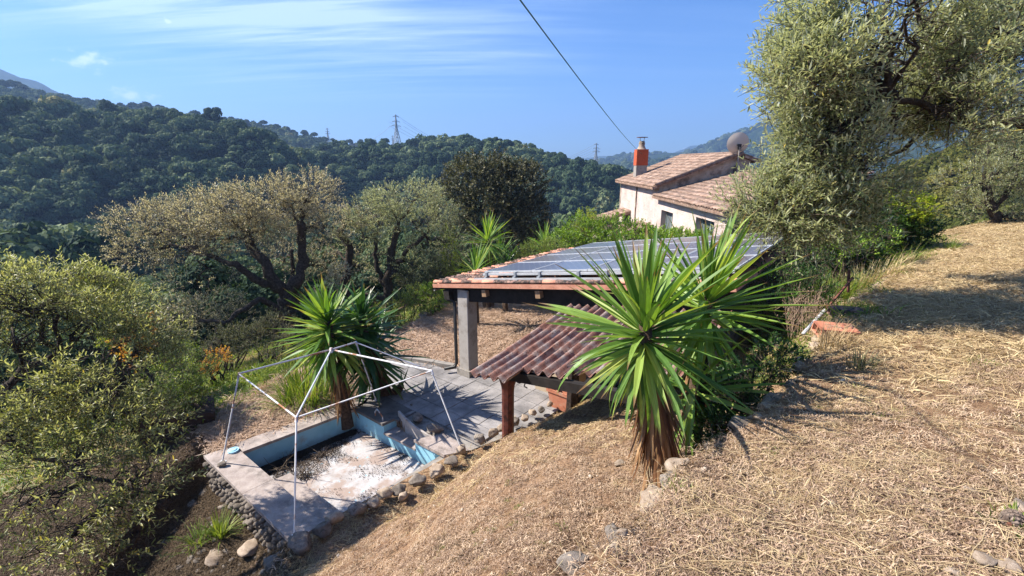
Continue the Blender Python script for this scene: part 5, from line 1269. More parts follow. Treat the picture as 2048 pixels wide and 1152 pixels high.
mat_straw_p = leafmat('pale_pink_straw_blade', [(0, (.26, .165, .11)), (.5, (.50, .35, .25)), (1, (.70, .55, .42))], trans=.2, rough=.7, per='both', tint=(1, .9, .7))
mat_litter = leafmat('brown_litter_blade', [(0, (.03, .02, .012)), (.5, (.09, .06, .035)), (1, (.19, .14, .09))], trans=.1, rough=.9, per='both')

def limb_path(p0, p1, n=5, wob=.08, sag=0):
    p0, p1 = Vector(p0), Vector(p1); L_ = (p1 - p0).length; out = [p0]
    for i in range(1, n):
        t = i / n; out.append(p0.lerp(p1, t) + Vector((random.gauss(0, wob), random.gauss(0, wob), random.gauss(0, wob) + sag * math.sin(math.pi * t))) * L_)
    return out + [p1]
def olive(label, base, limbs, clusters, mat, leaf=(.055, .013), ntw=1.0, tl=(.22, .5), nl=8, dead=0, group=None, tr=.004, up=.35, six=False, name='olive_tree', cat='olive tree', sub=9, thr=-.08, thin=1.0):
    """limbs: list of (list of world points, r0, r1); clusters: (center, radii, twig count, limb end)"""
    base = Vector(base); o = empty(name, label, cat, base, group); inv = Matrix.Translation(-base)
    w = Acc(); nodes = []
    for pts, r0, r1 in limbs:
        pts = [Vector(p) for p in pts]; dense = []
        for i in range(len(pts) - 1):
            for k in range(4):
                t = k / 4; dense.append(pts[i].lerp(pts[i + 1], t) + Vector((random.gauss(0, 1), random.gauss(0, 1), random.gauss(0, 1))) * .035 * (pts[i + 1] - pts[i]).length)
        dense.append(pts[-1]); n = len(dense)
        rad = [(r0 + (r1 - r0) * (i / (n - 1)) ** .8) * random.uniform(.85, 1.18) for i in range(n)]
        w.tube(dense, rad, 9); nodes += dense[n // 3:]
    aL, aT = Acc(), Acc()
    for c, r, nt_ in clusters:
        c = Vector(c); q = min(nodes, key=lambda v: (v - c).length)
        pth = limb_path(q, c, 5, .07, .05); rr = (.035 + .012 * (c - q).length) * thin; w.tube(pth, [rr * (1 - .12 * i) for i in range(len(pth))], 6)
        for k in range(sub):
            e, _ = ell(1, c, [x * .92 for x in r], .9); e = Vector(e[0]); st = random.choice(pth[2:]); p2 = limb_path(st, e, 4, .10); w.tube(p2, [v * thin for v in (.018, .014, .010, .007, .005)], 4)
            if dead and random.random() < dead:
                for z in range(5):
                    s_ = random.choice(p2[1:]); w.tube([s_, s_ + Vector((random.gauss(0, .2), random.gauss(0, .2), random.gauss(-.05, .15)))], [.006, .002], 3)
        m = int(nt_ * ntw); P, U = ell(m, c, r, .75); D = U * np.array([.8, .8, .5]) + rand_dirs(m) * .55; D[:, 2] += up
        keep = fbm(P[:, 0] * 1.7 + P[:, 2], P[:, 1] * 1.7 + P[:, 2] * 1.3, 17, 3) > thr
        P, D = P[keep], D[keep]; m = len(P)
        twigs(aL, aT, P, D, RNG.uniform(tl[0], tl[1], m), nl, leaf[0], leaf[1], droop=RNG.uniform(-.1, .35), tr=tr, six=six)
    w.build('trunk', mat_bark, o, True, inv)
    tag(aL.build('crown', mat, o, False, inv), kind='stuff'); tag(aT.build('twigs', mat_twig, o, False, inv), kind='stuff')
    return o
def px3(px, py, y): return at_y(px, py, y)
def cl(px, py, y, rx, ry, rz, n): return (at_y(px, py, y), (rx, ry, rz), n)

# A: old olive at the left behind the pool, wide crown, dark twisted limbs
Y = 16.5; bA = px3(605, 690, Y); bA.z = Zs(bA.x, bA.y) - .1
t0 = px3(592, 600, Y)
limbsA = [([bA, px3(583, 655, Y), px3(572, 600, Y), t0], .34, .30),
          ([px3(580, 625, Y), px3(575, 590, Y), px3(548, 560, Y - .3), px3(525, 520, Y - .4), px3(500, 490, Y), px3(497, 470, Y)], .26, .13),
          ([px3(577, 585, Y), px3(598, 560, Y), px3(606, 520, Y + .3), px3(604, 480, Y + .2), px3(601, 445, Y)], .22, .14),
          ([px3(560, 578, Y), px3(520, 565, Y - .5), px3(470, 530, Y - 1), px3(415, 510, Y - 1)], .17, .08),
          ([px3(588, 600, Y), px3(575, 577, Y), px3(587, 550, Y + .8), px3(582, 500, Y + 1)], .12, .06),
          ([px3(578, 650, Y), px3(545, 610, Y - .8), px3(520, 598, Y - 1.2), px3(485, 620, Y - 1.6), px3(450, 645, Y - 2), px3(400, 640, Y - 2)], .14, .05)]
clA = [cl(290, 450, Y - .5, 1.0, 1.2, .6, 230), cl(355, 440, Y, 1.1, 1.3, .65, 330), cl(430, 425, Y - .5, 1.15, 1.3, .7, 380), cl(500, 412, Y, 1.15, 1.3, .75, 420), cl(565, 400, Y, 1.0, 1.2, .7, 400), cl(620, 385, Y, .75, 1.1, .6, 320), cl(600, 430, Y + .5, .9, 1.1, .6, 260),
       cl(300, 500, Y - 1, .95, 1.1, .55, 170), cl(380, 490, Y - .7, 1.1, 1.2, .55, 230), cl(460, 475, Y - .5, 1.1, 1.2, .5, 220), cl(530, 455, Y + .8, 1.0, 1.1, .5, 200), cl(650, 450, Y + 1, .6, .8, .7, 130), cl(560, 520, Y + 1.5, .9, .9, .6, 110), cl(400, 560, Y - 1, 1.2, 1.1, .5, 110), cl(640, 530, Y + 1.5, .6, .8, .7, 110)]
olive('old olive with wide silvery sunburnt crown and black twisted limbs left of the pool yucca', bA, limbsA, clA, mat_olive_dry, (.078, .026), 1.25, (.25, .6), 7, dead=1.0, tr=.006)
# dead stub trunk beside it
Y = 18.5; b = px3(700, 620, Y); b.z = Zs(b.x, b.y) - .1
olive('olive with a bare reddish crooked trunk between the two larger olives', b, [([b, px3(690, 560, Y), px3(700, 520, Y), px3(698, 490, Y), px3(680, 470, Y), px3(682, 458, Y)], .20, .11)],
      [cl(700, 440, Y + .5, .8, .9, .45, 200), cl(665, 500, Y + 1, .7, .8, .7, 110), cl(720, 540, Y + 1, .7, .8, .8, 110)], mat_olive_dry, (.08, .028), 1.1, (.25, .5), 7, tr=.006)
# B: second olive
Y = 19; bB = px3(772, 640, Y); bB.z = Zs(bB.x, bB.y) - .1
limbsB = [([bB, px3(778, 590, Y), px3(773, 550, Y), px3(785, 500, Y), px3(797, 455, Y)], .24, .12), ([px3(775, 560, Y), px3(795, 530, Y), px3(810, 505, Y - .4), px3(850, 470, Y - .3)], .15, .07), ([px3(775, 580, Y), px3(765, 560, Y), px3(750, 520, Y), px3(752, 480, Y)], .14, .07), ([px3(782, 600, Y - .5), px3(740, 590, Y - .8), px3(700, 600, Y - 1)], .10, .06)]
clB = [cl(790, 405, Y, 1.1, 1.3, .65, 420), cl(835, 395, Y, .95, 1.2, .55, 330), cl(750, 430, Y, 1.0, 1.2, .7, 330), cl(870, 430, Y + .5, .9, 1.1, .6, 260), cl(820, 440, Y - .5, 1.1, 1.1, .55, 270), cl(720, 470, Y, .9, 1, .6, 220), cl(860, 490, Y, .9, 1.0, .7, 220), cl(830, 530, Y, .9, 1, .7, 170), cl(900, 500, Y + 1, .7, .9, .9, 170), cl(760, 510, Y + 1, .9, .9, .6, 130)]
olive('second olive with grey green crown right of the crooked trunk', bB, limbsB, clB, mat_olive, (.078, .026), 1.15, (.25, .5), 7, dead=.3, tr=.006)

# generic bush of leaf clumps on stems
def bush(label, cat, name, base, clumps, mat, leaf, n, ntw=.5, lens=(.12, .3), k=5, group=None, up=.4, stems=True, mats2=None, spread=.85):
    base = Vector(base); o = empty(name, label, cat, base, group); inv = Matrix.Translation(-base); aL, aT, w = Acc(), Acc(), Acc()
    for c, r, wt in clumps:
        c = Vector(c); m = int(n * wt / k / 2); P, U = ell(m, c, r, .8); 
        q = fbm(P[:, 0] * 2.1 + P[:, 2] * 1.7, P[:, 1] * 2.1 - P[:, 2], 23, 3); keep = q > -.16; P, U = P[keep] + U[keep] * (q[keep] * np.mean(r) * .9)[:, None], U[keep]; m = len(P)
        D = U * .8 + rand_dirs(m) * .5; D[:, 2] += up
        twigs(aL, aT, P, D, RNG.uniform(lens[0], lens[1], m), k, leaf[0], leaf[1], droop=.1, tr=.004, spread=spread)
        if stems:
            for z in range(4):
                e, _ = ell(1, c, r, .5); w.tube(limb_path(base + Vector((random.gauss(0, .1), random.gauss(0, .1), 0)), Vector(e[0]), 4, .06), [.03, .025, .018, .012, .006], 5)
    if stems: w.build('stem', mat_bark, o, True, inv)
    tag(aL.build('foliage', mat, o, False, inv), kind='stuff'); tag(aT.build('twigs', mat_twig, o, False, inv), kind='stuff'); return o
def onground(px, py, y):
    p = at_y(px, py, y); p.z = Zs(p.x, p.y); return p
# holm oak behind
Y = 30; b = px3(990, 560, Y); b.z = Zs(b.x, b.y)
bush('big round dark holm oak standing behind the tall yucca', 'tree', 'holm_oak', b,
     [cl(960, 370, Y, 2.2, 2.2, 1.6, 1.1), cl(1030, 380, Y, 1.9, 2, 1.5, 1.0), cl(905, 420, Y, 1.3, 1.6, 1.6, .6), cl(1060, 430, Y, 1.2, 1.6, 1.5, .8), cl(985, 430, Y - 1.2, 2.4, 1.6, 1.8, 1.3), cl(1050, 480, Y, 1.3, 1.5, 1.3, .6), cl(930, 345, Y, .9, 1, .6, .3), cl(990, 335, Y, .9, 1, .5, .3), cl(1040, 345, Y, .8, 1, .5, .3), cl(930, 480, Y, 1.4, 1.5, 1.4, .5)],
     mat_holm, (.17, .10), 6500, lens=(.3, .6), k=5)
# hedge
Y = 18
hed = []
for (px, py, yy, r, w_) in ((1120, 487, 18.6, .55, .5), (1160, 468, 18.4, .75, .9), (1195, 470, 18.2, .7, .8), (1230, 466, 17.9, .7, .8), (1270, 478, 17.7, .65, .7), (1300, 490, 17.4, .65, .7), (1330, 494, 17.0, .6, .7), (1365, 494, 16.4, .62, .8), (1400, 508, 15.7, .55, .7), (1430, 514, 15.2, .5, .6), (1460, 514, 14.8, .5, .6), (1150, 492, 17.6, .5, .5), (1210, 492, 17.2, .5, .5), (1255, 495, 16.8, .5, .5), (1310, 492, 16.3, .5, .5), (1360, 488, 15.7, .45, .5), (1405, 492, 15.0, .45, .5)):
    hed.append((at_y(px, py, yy), (r, r, r * .85), w_))
bush('long bright green laurel hedge between the solar roof and the house', 'hedge', 'hedge', onground(1260, 500, 17.5), hed, mat_hedge, (.095, .042), 3300, lens=(.12, .3), k=5, stems=True)
bush('yellow green feathery shrub rising at the left part of the hedge', 'shrub', 'shrub', onground(1172, 480, 19.2), [cl(1172, 450, 19.2, .45, .45, .55, 1), cl(1185, 465, 19.2, .5, .5, .5, 1), cl(1150, 470, 19.2, .4, .4, .4, .6)], mat_yellow, (.07, .022), 2200, lens=(.15, .3), k=6, up=.8)
bush('dry yellowish shrub between the pale yucca and the hedge', 'shrub', 'shrub', onground(1080, 510, 18), [cl(1075, 505, 18, .6, .5, .35, 1), cl(1105, 500, 17.6, .5, .5, .35, 1), cl(1125, 508, 17, .4, .4, .25, .6), cl(1050, 512, 17.8, .35, .4, .3, .5)], mat_grass_g, (.08, .016), 2400, lens=(.15, .3), k=6, up=.6)
bush('yellow bamboo like clump left of the tall yucca', 'bamboo', 'bamboo', onground(905, 560, 18.3), [cl(902, 510, 18.3, .28, .3, .8, 1), cl(912, 540, 18.3, .3, .3, .5, .7)], mat_yellow, (.12, .016), 900, lens=(.2, .5), k=6, up=.9)
# shrubs beyond the mown terrace
sh = [('leafy green bush at the far edge of the mown terrace beside the eave', (868, 590, 17.0), [(868, 592, 17.0, .42, .45, .42, 1)], mat_hedge, (.08, .03), 2600),
      ('sprawling green bush beyond the mown terrace right of the pool yucca', (800, 620, 15.8), [(800, 612, 15.8, .45, .5, .5, 1), (830, 600, 16.5, .5, .5, .4, 1), (775, 640, 15.3, .3, .4, .3, .6)], mat_grass_g, (.06, .022), 2200),
      ('grey green shrub under the second olive', (850, 555, 19), [(850, 545, 19, .7, .6, .45, 1), (815, 560, 19, .5, .5, .4, .7), (880, 535, 19.5, .5, .6, .5, .8)], mat_greygreen, (.06, .02), 3000),
      ('rounded grey bush below the old olive at its left', (455, 690, 13.5), [(450, 690, 13.5, .55, .6, .42, 1), (490, 672, 14, .5, .5, .40, 1)], mat_greygreen, (.055, .018), 3400),
      ('tall olive green bush behind the grass clump', (535, 680, 13.5), [(530, 672, 13.5, .55, .6, .55, 1), (570, 690, 13, .4, .5, .45, .7), (560, 650, 14.5, .5, .5, .5, .8)], mat_greygreen, (.055, .02), 3000),
      ('dark leaning shrub at the left beneath the old olive limbs', (380, 640, 15), [(370, 625, 15, 1.0, .8, .5, 1), (430, 610, 15.5, .8, .8, .5, .8), (330, 650, 14.5, .7, .7, .5, .8), (470, 640, 15.5, .6, .7, .5, .5)], mat_olive_dry, (.07, .022), 2600),
      ('low olive green shrub at the far left bank', (370, 710, 12.2), [(360, 715, 12.2, .45, .5, .35, 1), (335, 740, 11.3, .5, .5, .4, 1), (390, 740, 11, .35, .4, .3, .7)], mat_grass_g, (.06, .02), 2200),
      ('dark green ivy like bush by the pale edge stones', (778, 660, 14.7), [(780, 650, 14.9, .22, .25, .2, 1)], mat_darkbush, (.06, .03), 900)]
for lb, g, cs, mt, lf, n in sh:
    bush(lb, 'shrub', 'shrub', onground(*g), [cl(*c) for c in cs], mt, lf, n)
bush('small orange leaved shrub at the left of the grass clump', 'shrub', 'shrub', onground(432, 722, 12.0), [cl(432, 718, 12.0, .24, .24, .16, 1), cl(418, 735, 11.8, .14, .2, .12, .6)], mat_orange, (.06, .03), 520)
bush('bright yellow green sapling rising behind the left olive', 'sapling', 'sapling', onground(205, 640, 11), [cl(202, 572, 11, .34, .3, .22, 1), cl(225, 600, 11, .25, .25, .2, .8), cl(235, 660, 10.6, .4, .4, .4, 1.3), cl(180, 600, 11, .2, .2, .15, .4)], mat_yellow, (.07, .035), 1500)
bush('orange tinged sapling among the left olive twigs', 'sapling', 'sapling', onground(262, 690, 9.8), [cl(258, 665, 9.8, .25, .25, .25, 1), cl(282, 650, 9.8, .2, .2, .3, 1), cl(270, 710, 9.6, .2, .2, .2, .6)], mat_orange, (.065, .035), 620)
bush('green shrub sticking out right of the left olive', 'shrub', 'shrub', onground(370, 790, 9.2), [cl(345, 760, 9.2, .40, .4, .38, 1), cl(375, 790, 9.0, .25, .3, .25, .8), cl(325, 800, 8.8, .3, .3, .3, .8)], mat_grass_g, (.055, .022), 2400)
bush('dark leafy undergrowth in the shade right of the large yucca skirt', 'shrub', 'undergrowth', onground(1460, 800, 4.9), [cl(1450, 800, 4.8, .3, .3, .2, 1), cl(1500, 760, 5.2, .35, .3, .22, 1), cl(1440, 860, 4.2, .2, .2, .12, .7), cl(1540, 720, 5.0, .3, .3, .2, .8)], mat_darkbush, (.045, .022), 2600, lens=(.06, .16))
# white flowering plant between olives
bush('pale seed head shrub behind the pool yucca', 'shrub', 'shrub', onground(680, 560, 16), [cl(680, 540, 16, .35, .3, .25, 1), cl(668, 560, 16, .2, .2, .2, .6)], leafmat('pale_seed_heads', [(0, (.35, .33, .24)), (1, (.55, .52, .42))], trans=.3), (.035, .03), 1500, lens=(.05, .15))

# right foreground olive
bR = Vector((9.5, 7.9, 0)); bR.z = Zs(bR.x, bR.y) - .1
fork = bR + Vector((-.2, -.1, 1.6))
limbsR = [([bR, bR + Vector((-.05, 0, .7)), fork], .34, .27),
          ([fork, px3(2030, 230, 7.2), px3(1960, 260, 6.6), px3(1860, 215, 6.2), px3(1760, 190, 6.0)], .11, .025),
          ([fork, px3(2060, 90, 6.6), px3(1990, 60, 6.3), px3(1890, 60, 6.4)], .10, .03),
          ([px3(1960, 260, 6.6), px3(1900, 215, 7.2), px3(1800, 300, 7.2), px3(1700, 340, 7.0)], .06, .02)]
clR = []
_lb = [(0, 1600), (60, 1575), (120, 1560), (180, 1560), (240, 1610), (300, 1600), (360, 1565), (420, 1530), (470, 1560)]; _bb = [(1480, 470), (1600, 485), (1690, 455), (1745, 400), (1790, 345), (1840, 300), (1900, 270), (1980, 250), (2100, 290)]
for py in range(-20, 480, 52):
    for px in range(1540, 2110, 62):
        qx, qy = px + random.uniform(-22, 22), py + random.uniform(-18, 18); lx = np.interp(qy, [a for a, b in _lb], [b for a, b in _lb]); by = np.interp(qx, [a for a, b in _bb], [b for a, b in _bb])
        if qx < lx + 32 or qy > by - 28: continue
        yy = 6.1 + .7 * math.sin(qx * .013 + qy * .02) + .003 * qy + random.uniform(-.5, .6); clR.append(cl(qx, qy, yy, random.uniform(.30, .48), random.uniform(.4, .6), random.uniform(.24, .36), int(random.uniform(95, 185))))
for qx, qy in ((1630, 230), (1650, 200), (1700, 230), (1760, 240), (1630, 290), (1660, 280), (1720, 290), (1580, 340), (1640, 340), (1700, 350), (1750, 330), (1560, 390), (1610, 400), (1670, 400), (1720, 390), (1590, 440), (1640, 450), (1540, 420), (1820, 230), (1870, 210), (1930, 200), (1780, 180), (1700, 150), (1760, 110), (1850, 150), (1920, 120), (1620, 150), (1640, 90)):
    clR.append(cl(qx, qy, random.uniform(5.8, 7.0), .42, .5, .30, 95))
for q_ in ((1570, 90), (1545, 150), (1545, 215), (1600, 300), (1560, 350), (1515, 395), (1510, 425), (1600, 30), (1560, 460)): clR.append(cl(q_[0] + 6, q_[1], 6.3, .20, .3, .13, 26))
olive('large olive filling the upper right with silvery green leaves', bR, limbsR, clR, mat_olive, (.088, .021), 1.0, (.24, .5), 7, dead=.5, tr=.0035, six=True, sub=5, thr=-.06, thin=.5)
# sprays hanging in close at the right edge
# far right olive on the terrace
Y = 15; bF = px3(1990, 470, Y); bF.z = Zs(bF.x, bF.y) - .1
olive('smaller silvery olive at the right edge beyond the straw slope', bF, [([bF, px3(1985, 420, Y), px3(1970, 370, Y)], .16, .10), ([px3(1985, 420, Y), px3(2030, 360, Y)], .10, .06)],
      [cl(1940, 370, Y, .8, .9, .7, 360), cl(2000, 340, Y, .9, 1, .7, 420), cl(2050, 380, Y, .9, 1, .9, 420), cl(1960, 415, Y, .8, .8, .5, 320), cl(2030, 300, Y, .8, .8, .6, 320), cl(1975, 290, Y, .6, .7, .5, 240), cl(2040, 430, Y, .8, .7, .4, 240)], mat_olive, (.075, .022), 1.2, (.2, .42), 7, tr=.005)
# dark shrubs under the large olive
bush('dense dark green shrub in the shade between the roof and the straw slope', 'shrub', 'shrub', onground(1680, 500, 11.5),
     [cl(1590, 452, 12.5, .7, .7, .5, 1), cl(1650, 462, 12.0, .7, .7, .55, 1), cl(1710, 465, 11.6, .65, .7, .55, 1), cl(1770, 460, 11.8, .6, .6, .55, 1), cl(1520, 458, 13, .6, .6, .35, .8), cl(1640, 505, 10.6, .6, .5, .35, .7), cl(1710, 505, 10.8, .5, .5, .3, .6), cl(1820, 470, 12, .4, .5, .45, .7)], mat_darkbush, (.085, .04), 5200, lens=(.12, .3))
bush('bright yellow green young tree beside the dark shrub', 'sapling', 'sapling', onground(1820, 470, 12.2), [cl(1812, 430, 11.6, .38, .35, .32, 1), cl(1835, 420, 11.6, .22, .25, .3, .6), cl(1795, 410, 11.8, .2, .22, .22, .4), cl(1590, 490, 10.4, .16, .2, .16, .0)], mat_yellow, (.07, .045), 1500)
bush('light green sprouting shrub in front of the dark shrub', 'shrub', 'shrub', onground(1685, 500, 9.6), [cl(1690, 488, 9.6, .26, .25, .20, 1), cl(1655, 478, 10, .2, .2, .16, .6), cl(1762, 480, 9.9, .3, .25, .2, .8)], mat_hedge, (.07, .03), 900)
bush('tangled dark undergrowth behind the right end of the solar roof', 'shrub', 'undergrowth', onground(1610, 560, 8.8), [cl(1600, 530, 9.2, .5, .4, .45, 1), cl(1560, 575, 8.6, .5, .4, .4, 1), cl(1620, 580, 8.2, .35, .3, .3, .7), cl(1560, 640, 7.6, .5, .4, .3, .6), cl(1500, 620, 7.9, .5, .4, .35, .6)], mat_darkbush, (.06, .022), 2400)
a = Acc()   # dry seed stalks in front of the shade
for k in range(60):
    p = at_y(random.uniform(1570, 1650), random.uniform(640, 680), random.uniform(6.6, 7.4)); h = random.uniform(.3, .65); q = p + Vector((random.gauss(0, .12), random.gauss(0, .1), h)); a.tube([p, p.lerp(q, .5) + Vector((random.gauss(0, .02), 0, 0)), q], [.004, .003, .002], 3, 0)
    for z in range(3):
        e = p.lerp(q, random.uniform(.5, 1)); d = Vector((random.gauss(0, .06), random.gauss(0, .06), random.uniform(.02, .10))); a.tube([e, e + d], [.002, .002], 3); a.tube([e + d, e + d + Vector((0, 0, .016))], [.009, .006], 5)
tag(a.build('dry_stalks', mat_straw), kind='stuff')

# left foreground olive
bL = Vector((-7.6, 5.2, 0)); bL.z = Zs(bL.x, bL.y) - .1
limbsL = [([bL, bL + Vector((.1, 0, .8)), px3(-110, 850, 5.6), px3(20, 760, 6.3), px3(120, 700, 6.8)], .16, .03), ([px3(-110, 850, 5.6), px3(60, 840, 5.8), px3(180, 810, 5.8), px3(300, 780, 6.2)], .06, .02), ([px3(-110, 850, 5.6), px3(90, 910, 5.2), px3(220, 960, 4.9), px3(330, 1000, 4.8)], .05, .012)]
clL = [cl(20, 590, 6.5, .7, .8, .4, 380), cl(110, 600, 6.6, .7, .8, .4, 400), cl(190, 640, 6.8, .65, .8, .42, 380), cl(270, 680, 6.8, .6, .7, .4, 330), cl(40, 680, 6.0, .7, .8, .45, 400), cl(140, 720, 6.0, .7, .8, .45, 400), cl(240, 760, 6.0, .6, .7, .42, 330), cl(60, 780, 5.4, .6, .7, .4, 195), cl(170, 820, 5.4, .55, .6, .36, 172), cl(270, 850, 5.6, .5, .6, .32, 172),
       cl(30, 880, 5.0, .5, .6, .3, 55), cl(150, 920, 4.8, .45, .5, .26, 50), cl(270, 960, 4.8, .38, .5, .2, 45), cl(200, 1030, 4.5, .40, .4, .2, 33), cl(60, 1010, 4.5, .4, .4, .24, 33), cl(310, 1010, 4.7, .2, .3, .14, 22), cl(120, 1100, 4.2, .4, .4, .15, 19), cl(240, 1110, 4.3, .3, .3, .12, 16)]
olive('olive in the left foreground with dense grey green twigs and bare low branches', bL, limbsL, clL, mat_olive_l, (.070, .0175), 1.4, (.2, .46), 7, dead=.8, tr=.0032, six=True, sub=9, thr=-.08, thin=.8)

# ------------------------------------------------------------------ grassy clumps
def tuft(name, label, c, n, ln, w, rad, mat, cat='grass clump', elo=35, ehi=88):
    a = Acc(); seg = 5
    for i in range(n):
        az = random.uniform(0, 6.283); el = R(random.uniform(elo, ehi)); l = ln * random.uniform(.6, 1.15); rr = rad * math.sqrt(random.random()); x = rr * math.cos(az + random.gauss(0, .6)); y = rr * math.sin(az + random.gauss(0, .6)); z = 0; V = []; e = el
        s = np.array([-math.sin(az), math.cos(az), 0]); zb = Zs(c[0] + x, c[1] + y) - c[2]; p = np.array([x, y, zb])
        for k in range(seg + 1):
            t = k / seg; ww = w * (1 - t ** 2) * .5; V += [p - s * ww, p + s * ww]; e = el - (1.9 * t * t) * (1.2 - el / 1.6); p = p + np.array([math.cos(az) * math.cos(e), math.sin(az) * math.cos(e), math.sin(e)]) * l / seg
        a.add(np.array(V), [[2 * k, 2 * k + 1, 2 * k + 3, 2 * k + 2] for k in range(seg)], 0, np.full(seg, random.random()))
    o = a.build(name, mat); o.location = c; return tag(o, label, cat)
def gp(px, py): return hit(px, py)
c = Vector((-5.0, 10.2, 0)); c.z = Zs(c.x, c.y)
tuft('grass_clump', 'big arching strappy green clump left of the pool yucca', c, 520, 1.0, .022, .55, mat_grass_g, elo=25)
c = gp(440, 1075); tuft('grass_clump', 'green strappy tuft in the shade below the pool wall', c, 90, .50, .018, .12, mat_grass_g); 
c = gp(395, 1090); tuft('grass_clump', 'yellowish drooping tuft left of the green one below the pool wall', c, 70, .42, .014, .14, mat_grass_g)
c = gp(505, 1045); tuft('grass_clump', 'small bright tuft against the stones of the pool wall', c, 26, .36, .016, .05, mat_grass_g)
for (px, py, y, n, ln, lb) in ((1660, 560, 8.8, 520, .75, 'tall yellow green grass behind the hollow clay blocks'), (1730, 545, 9.3, 420, .6, 'tall dry yellow grass at the foot of the dark shrub'), (1610, 570, 8.4, 160, .8, 'long dark green blades at the right corner of the roof'), (1780, 520, 10.2, 260, .45, 'green grass fringe at the edge of the straw slope')):
    c = at_y(px, py, y); c.z = Zs(c.x, c.y); tuft('tall_grass', lb, c, n, ln, .014, .55, mat_grass_g if 'green' in lb else mat_straw_y, 'grass')
for (px, py, n, ln, lb, mt) in ((1650, 690, 260, .30, 'dry golden grass on the bank below the white pipe', mat_straw_y), (1590, 730, 260, .28, 'yellow green grass on the bank right of the yucca leaves', mat_grass_g), (1900, 500, 90, .4, 'variegated spiky plant at the top of the straw slope', mat_grass_g), (1350, 985, 40, .07, 'small green weed on the lip right of the yucca skirt', mat_grass_g), (1015, 850, 60, .25, 'thin dry weed beside the red post', mat_straw_y), (1720, 735, 90, .22, 'grey green lavender like tuft on the bank', mat_greygreen), (1960, 730, 60, .06, 'low green patch in the straw on the right slope', mat_grass_g), (2030, 1050, 60, .09, 'green weed under the pine cone at the right edge', mat_grass_g)):
    c = gp(px, py); tuft('grass_clump', lb, c, n, ln, .008, .35 if n > 100 else .12, mt, 'grass')

# ------------------------------------------------------------------ straw on the ground
def clump_mesh(seed, n, ln, lw, rad, flat, wid):
    rs = np.random.default_rng(seed); a = Acc(); az = rs.uniform(0, 6.28, n); el = np.abs(rs.normal(0, flat, n)); d = np.stack([np.cos(az) * np.cos(el), np.sin(az) * np.cos(el), np.sin(el)], 1)
    p = np.stack([rs.normal(0, rad, n), rs.normal(0, rad, n), rs.uniform(-.003, .012, n)], 1); l = rs.uniform(ln * .4, ln, n); w = rs.uniform(wid * .6, wid * 1.3, n)
    nr = np.stack([rs.normal(0, .5, n), rs.normal(0, .5, n), np.ones(n)], 1)
    s = unit(np.cross(d, nr)); m_ = p + d * (l * .5)[:, None] + np.stack([rs.normal(0, .006, n), rs.normal(0, .006, n), rs.uniform(0, .008, n)], 1); e = p + d * l[:, None]; e[:, 2] *= .6
    V = np.stack([p - s * w[:, None] / 2, p + s * w[:, None] / 2, m_ + s * w[:, None] / 2, m_ - s * w[:, None] / 2, e], 1).reshape(-1, 3); k = np.arange(n)[:, None] * 5
    rnd = rs.random(n); a.add(V, k + np.array([[0, 1, 2, 3]]), 0, rnd); a.f3.append(k + np.array([[3, 2, 4]])); a.m3.append(np.zeros(n, np.int32)); a.r3.append(rnd.astype(np.float32))
    return a.mesh('straw_tuft')
def sampler(n, poly, wt=None):
    x0, y0 = poly.min(0); x1, y1 = poly.max(0); x = RNG.uniform(x0, x1, n); y = RNG.uniform(y0, y1, n); _, ins = poly_out(x, y, poly); k = ins > 0; x, y = x[k], y[k]
    if wt is not None: k = RNG.random(len(x)) < wt(x, y); x, y = x[k], y[k]
    return x, y
def strew(name, x, y, srcs, s0, s1, tilt=.25, lift=0, label=None):
    e = .05; z = Z(x, y); gx = (Z(x + e, y) - z) / e; gy = (Z(x, y + e) - z) / e; q = len(x)
    k = np.hypot(gx, gy) < 2.2; x, y, z, gx, gy = x[k], y[k], z[k], gx[k], gy[k]; q = len(x)
    # align with the slope: rotate about x by gy and y by -gx (small-angle order), free spin left to the variants
    nx, ny, nz = -gx + RNG.normal(0, tilt * .4, q), -gy + RNG.normal(0, tilt * .4, q), np.ones(q); nn = unit(np.stack([nx, ny, nz], 1))
    yaw = RNG.uniform(0, 6.283, q); h = np.stack([np.cos(yaw), np.sin(yaw), np.zeros(q)], 1); yy = unit(np.cross(nn, h)); xx = np.cross(yy, nn)
    rot = np.stack([np.arctan2(yy[:, 2], nn[:, 2]), -np.arcsin(np.clip(xx[:, 2], -1, 1)), np.arctan2(xx[:, 1], xx[:, 0])], 1)
    return scatter(name, np.stack([x, y, z + lift], 1), rot, RNG.uniform(s0, s1, q), srcs, label=label)
st_near = [src('straw', clump_mesh(s, 40, .055, 0, .035, .45, .0042), mat_straw) for s in range(7)]
st_neary = [src('straw', clump_mesh(s + 9, 34, .12, 0, .07, .16, .0019), mat_straw_y) for s in range(7)]
st_far = [src('straw', clump_mesh(s + 20, 44, .13, 0, .10, .22, .0055), mat_straw_y) for s in range(5)]
st_field = [src('straw', clump_mesh(s + 30, 40, .17, 0, .13, .13, .010), mat_straw_p) for s in range(5)]
st_up = [src('tuft', clump_mesh(s + 60, 30, .10, 0, .02, 1.0, .0032), mat_straw_y) for s in range(4)]
st_dark = [src('litter', clump_mesh(s + 50, 34, .10, 0, .07, .25, .006), mat_litter) for s in range(5)]
visq = lambda x, y: (np.abs(x) < 1.28 * y + .6)
slope = np.array([(-3.4, 5.5), (-1.0, 1.2), (0, .6), (6.5, .6), (14, 6), (22, 14), (22, 21), (11, 14), (7, 9.6), (2.2, 9.6), (.9, 9.4), (-.9, 7.9)])
def wn(x, y):
    r = np.hypot(x, y); return (np.clip((3.2 / np.maximum(r, 1)) ** 1.5, .04, 1)) * visq(x, y) * np.clip(.85 + 2.0 * fbm(x * 1.1, y * 1.1, 41, 4), .15, 1)
x, y = sampler(190000, slope, wn); strew('straw', x, y, st_near, .7, 1.4)
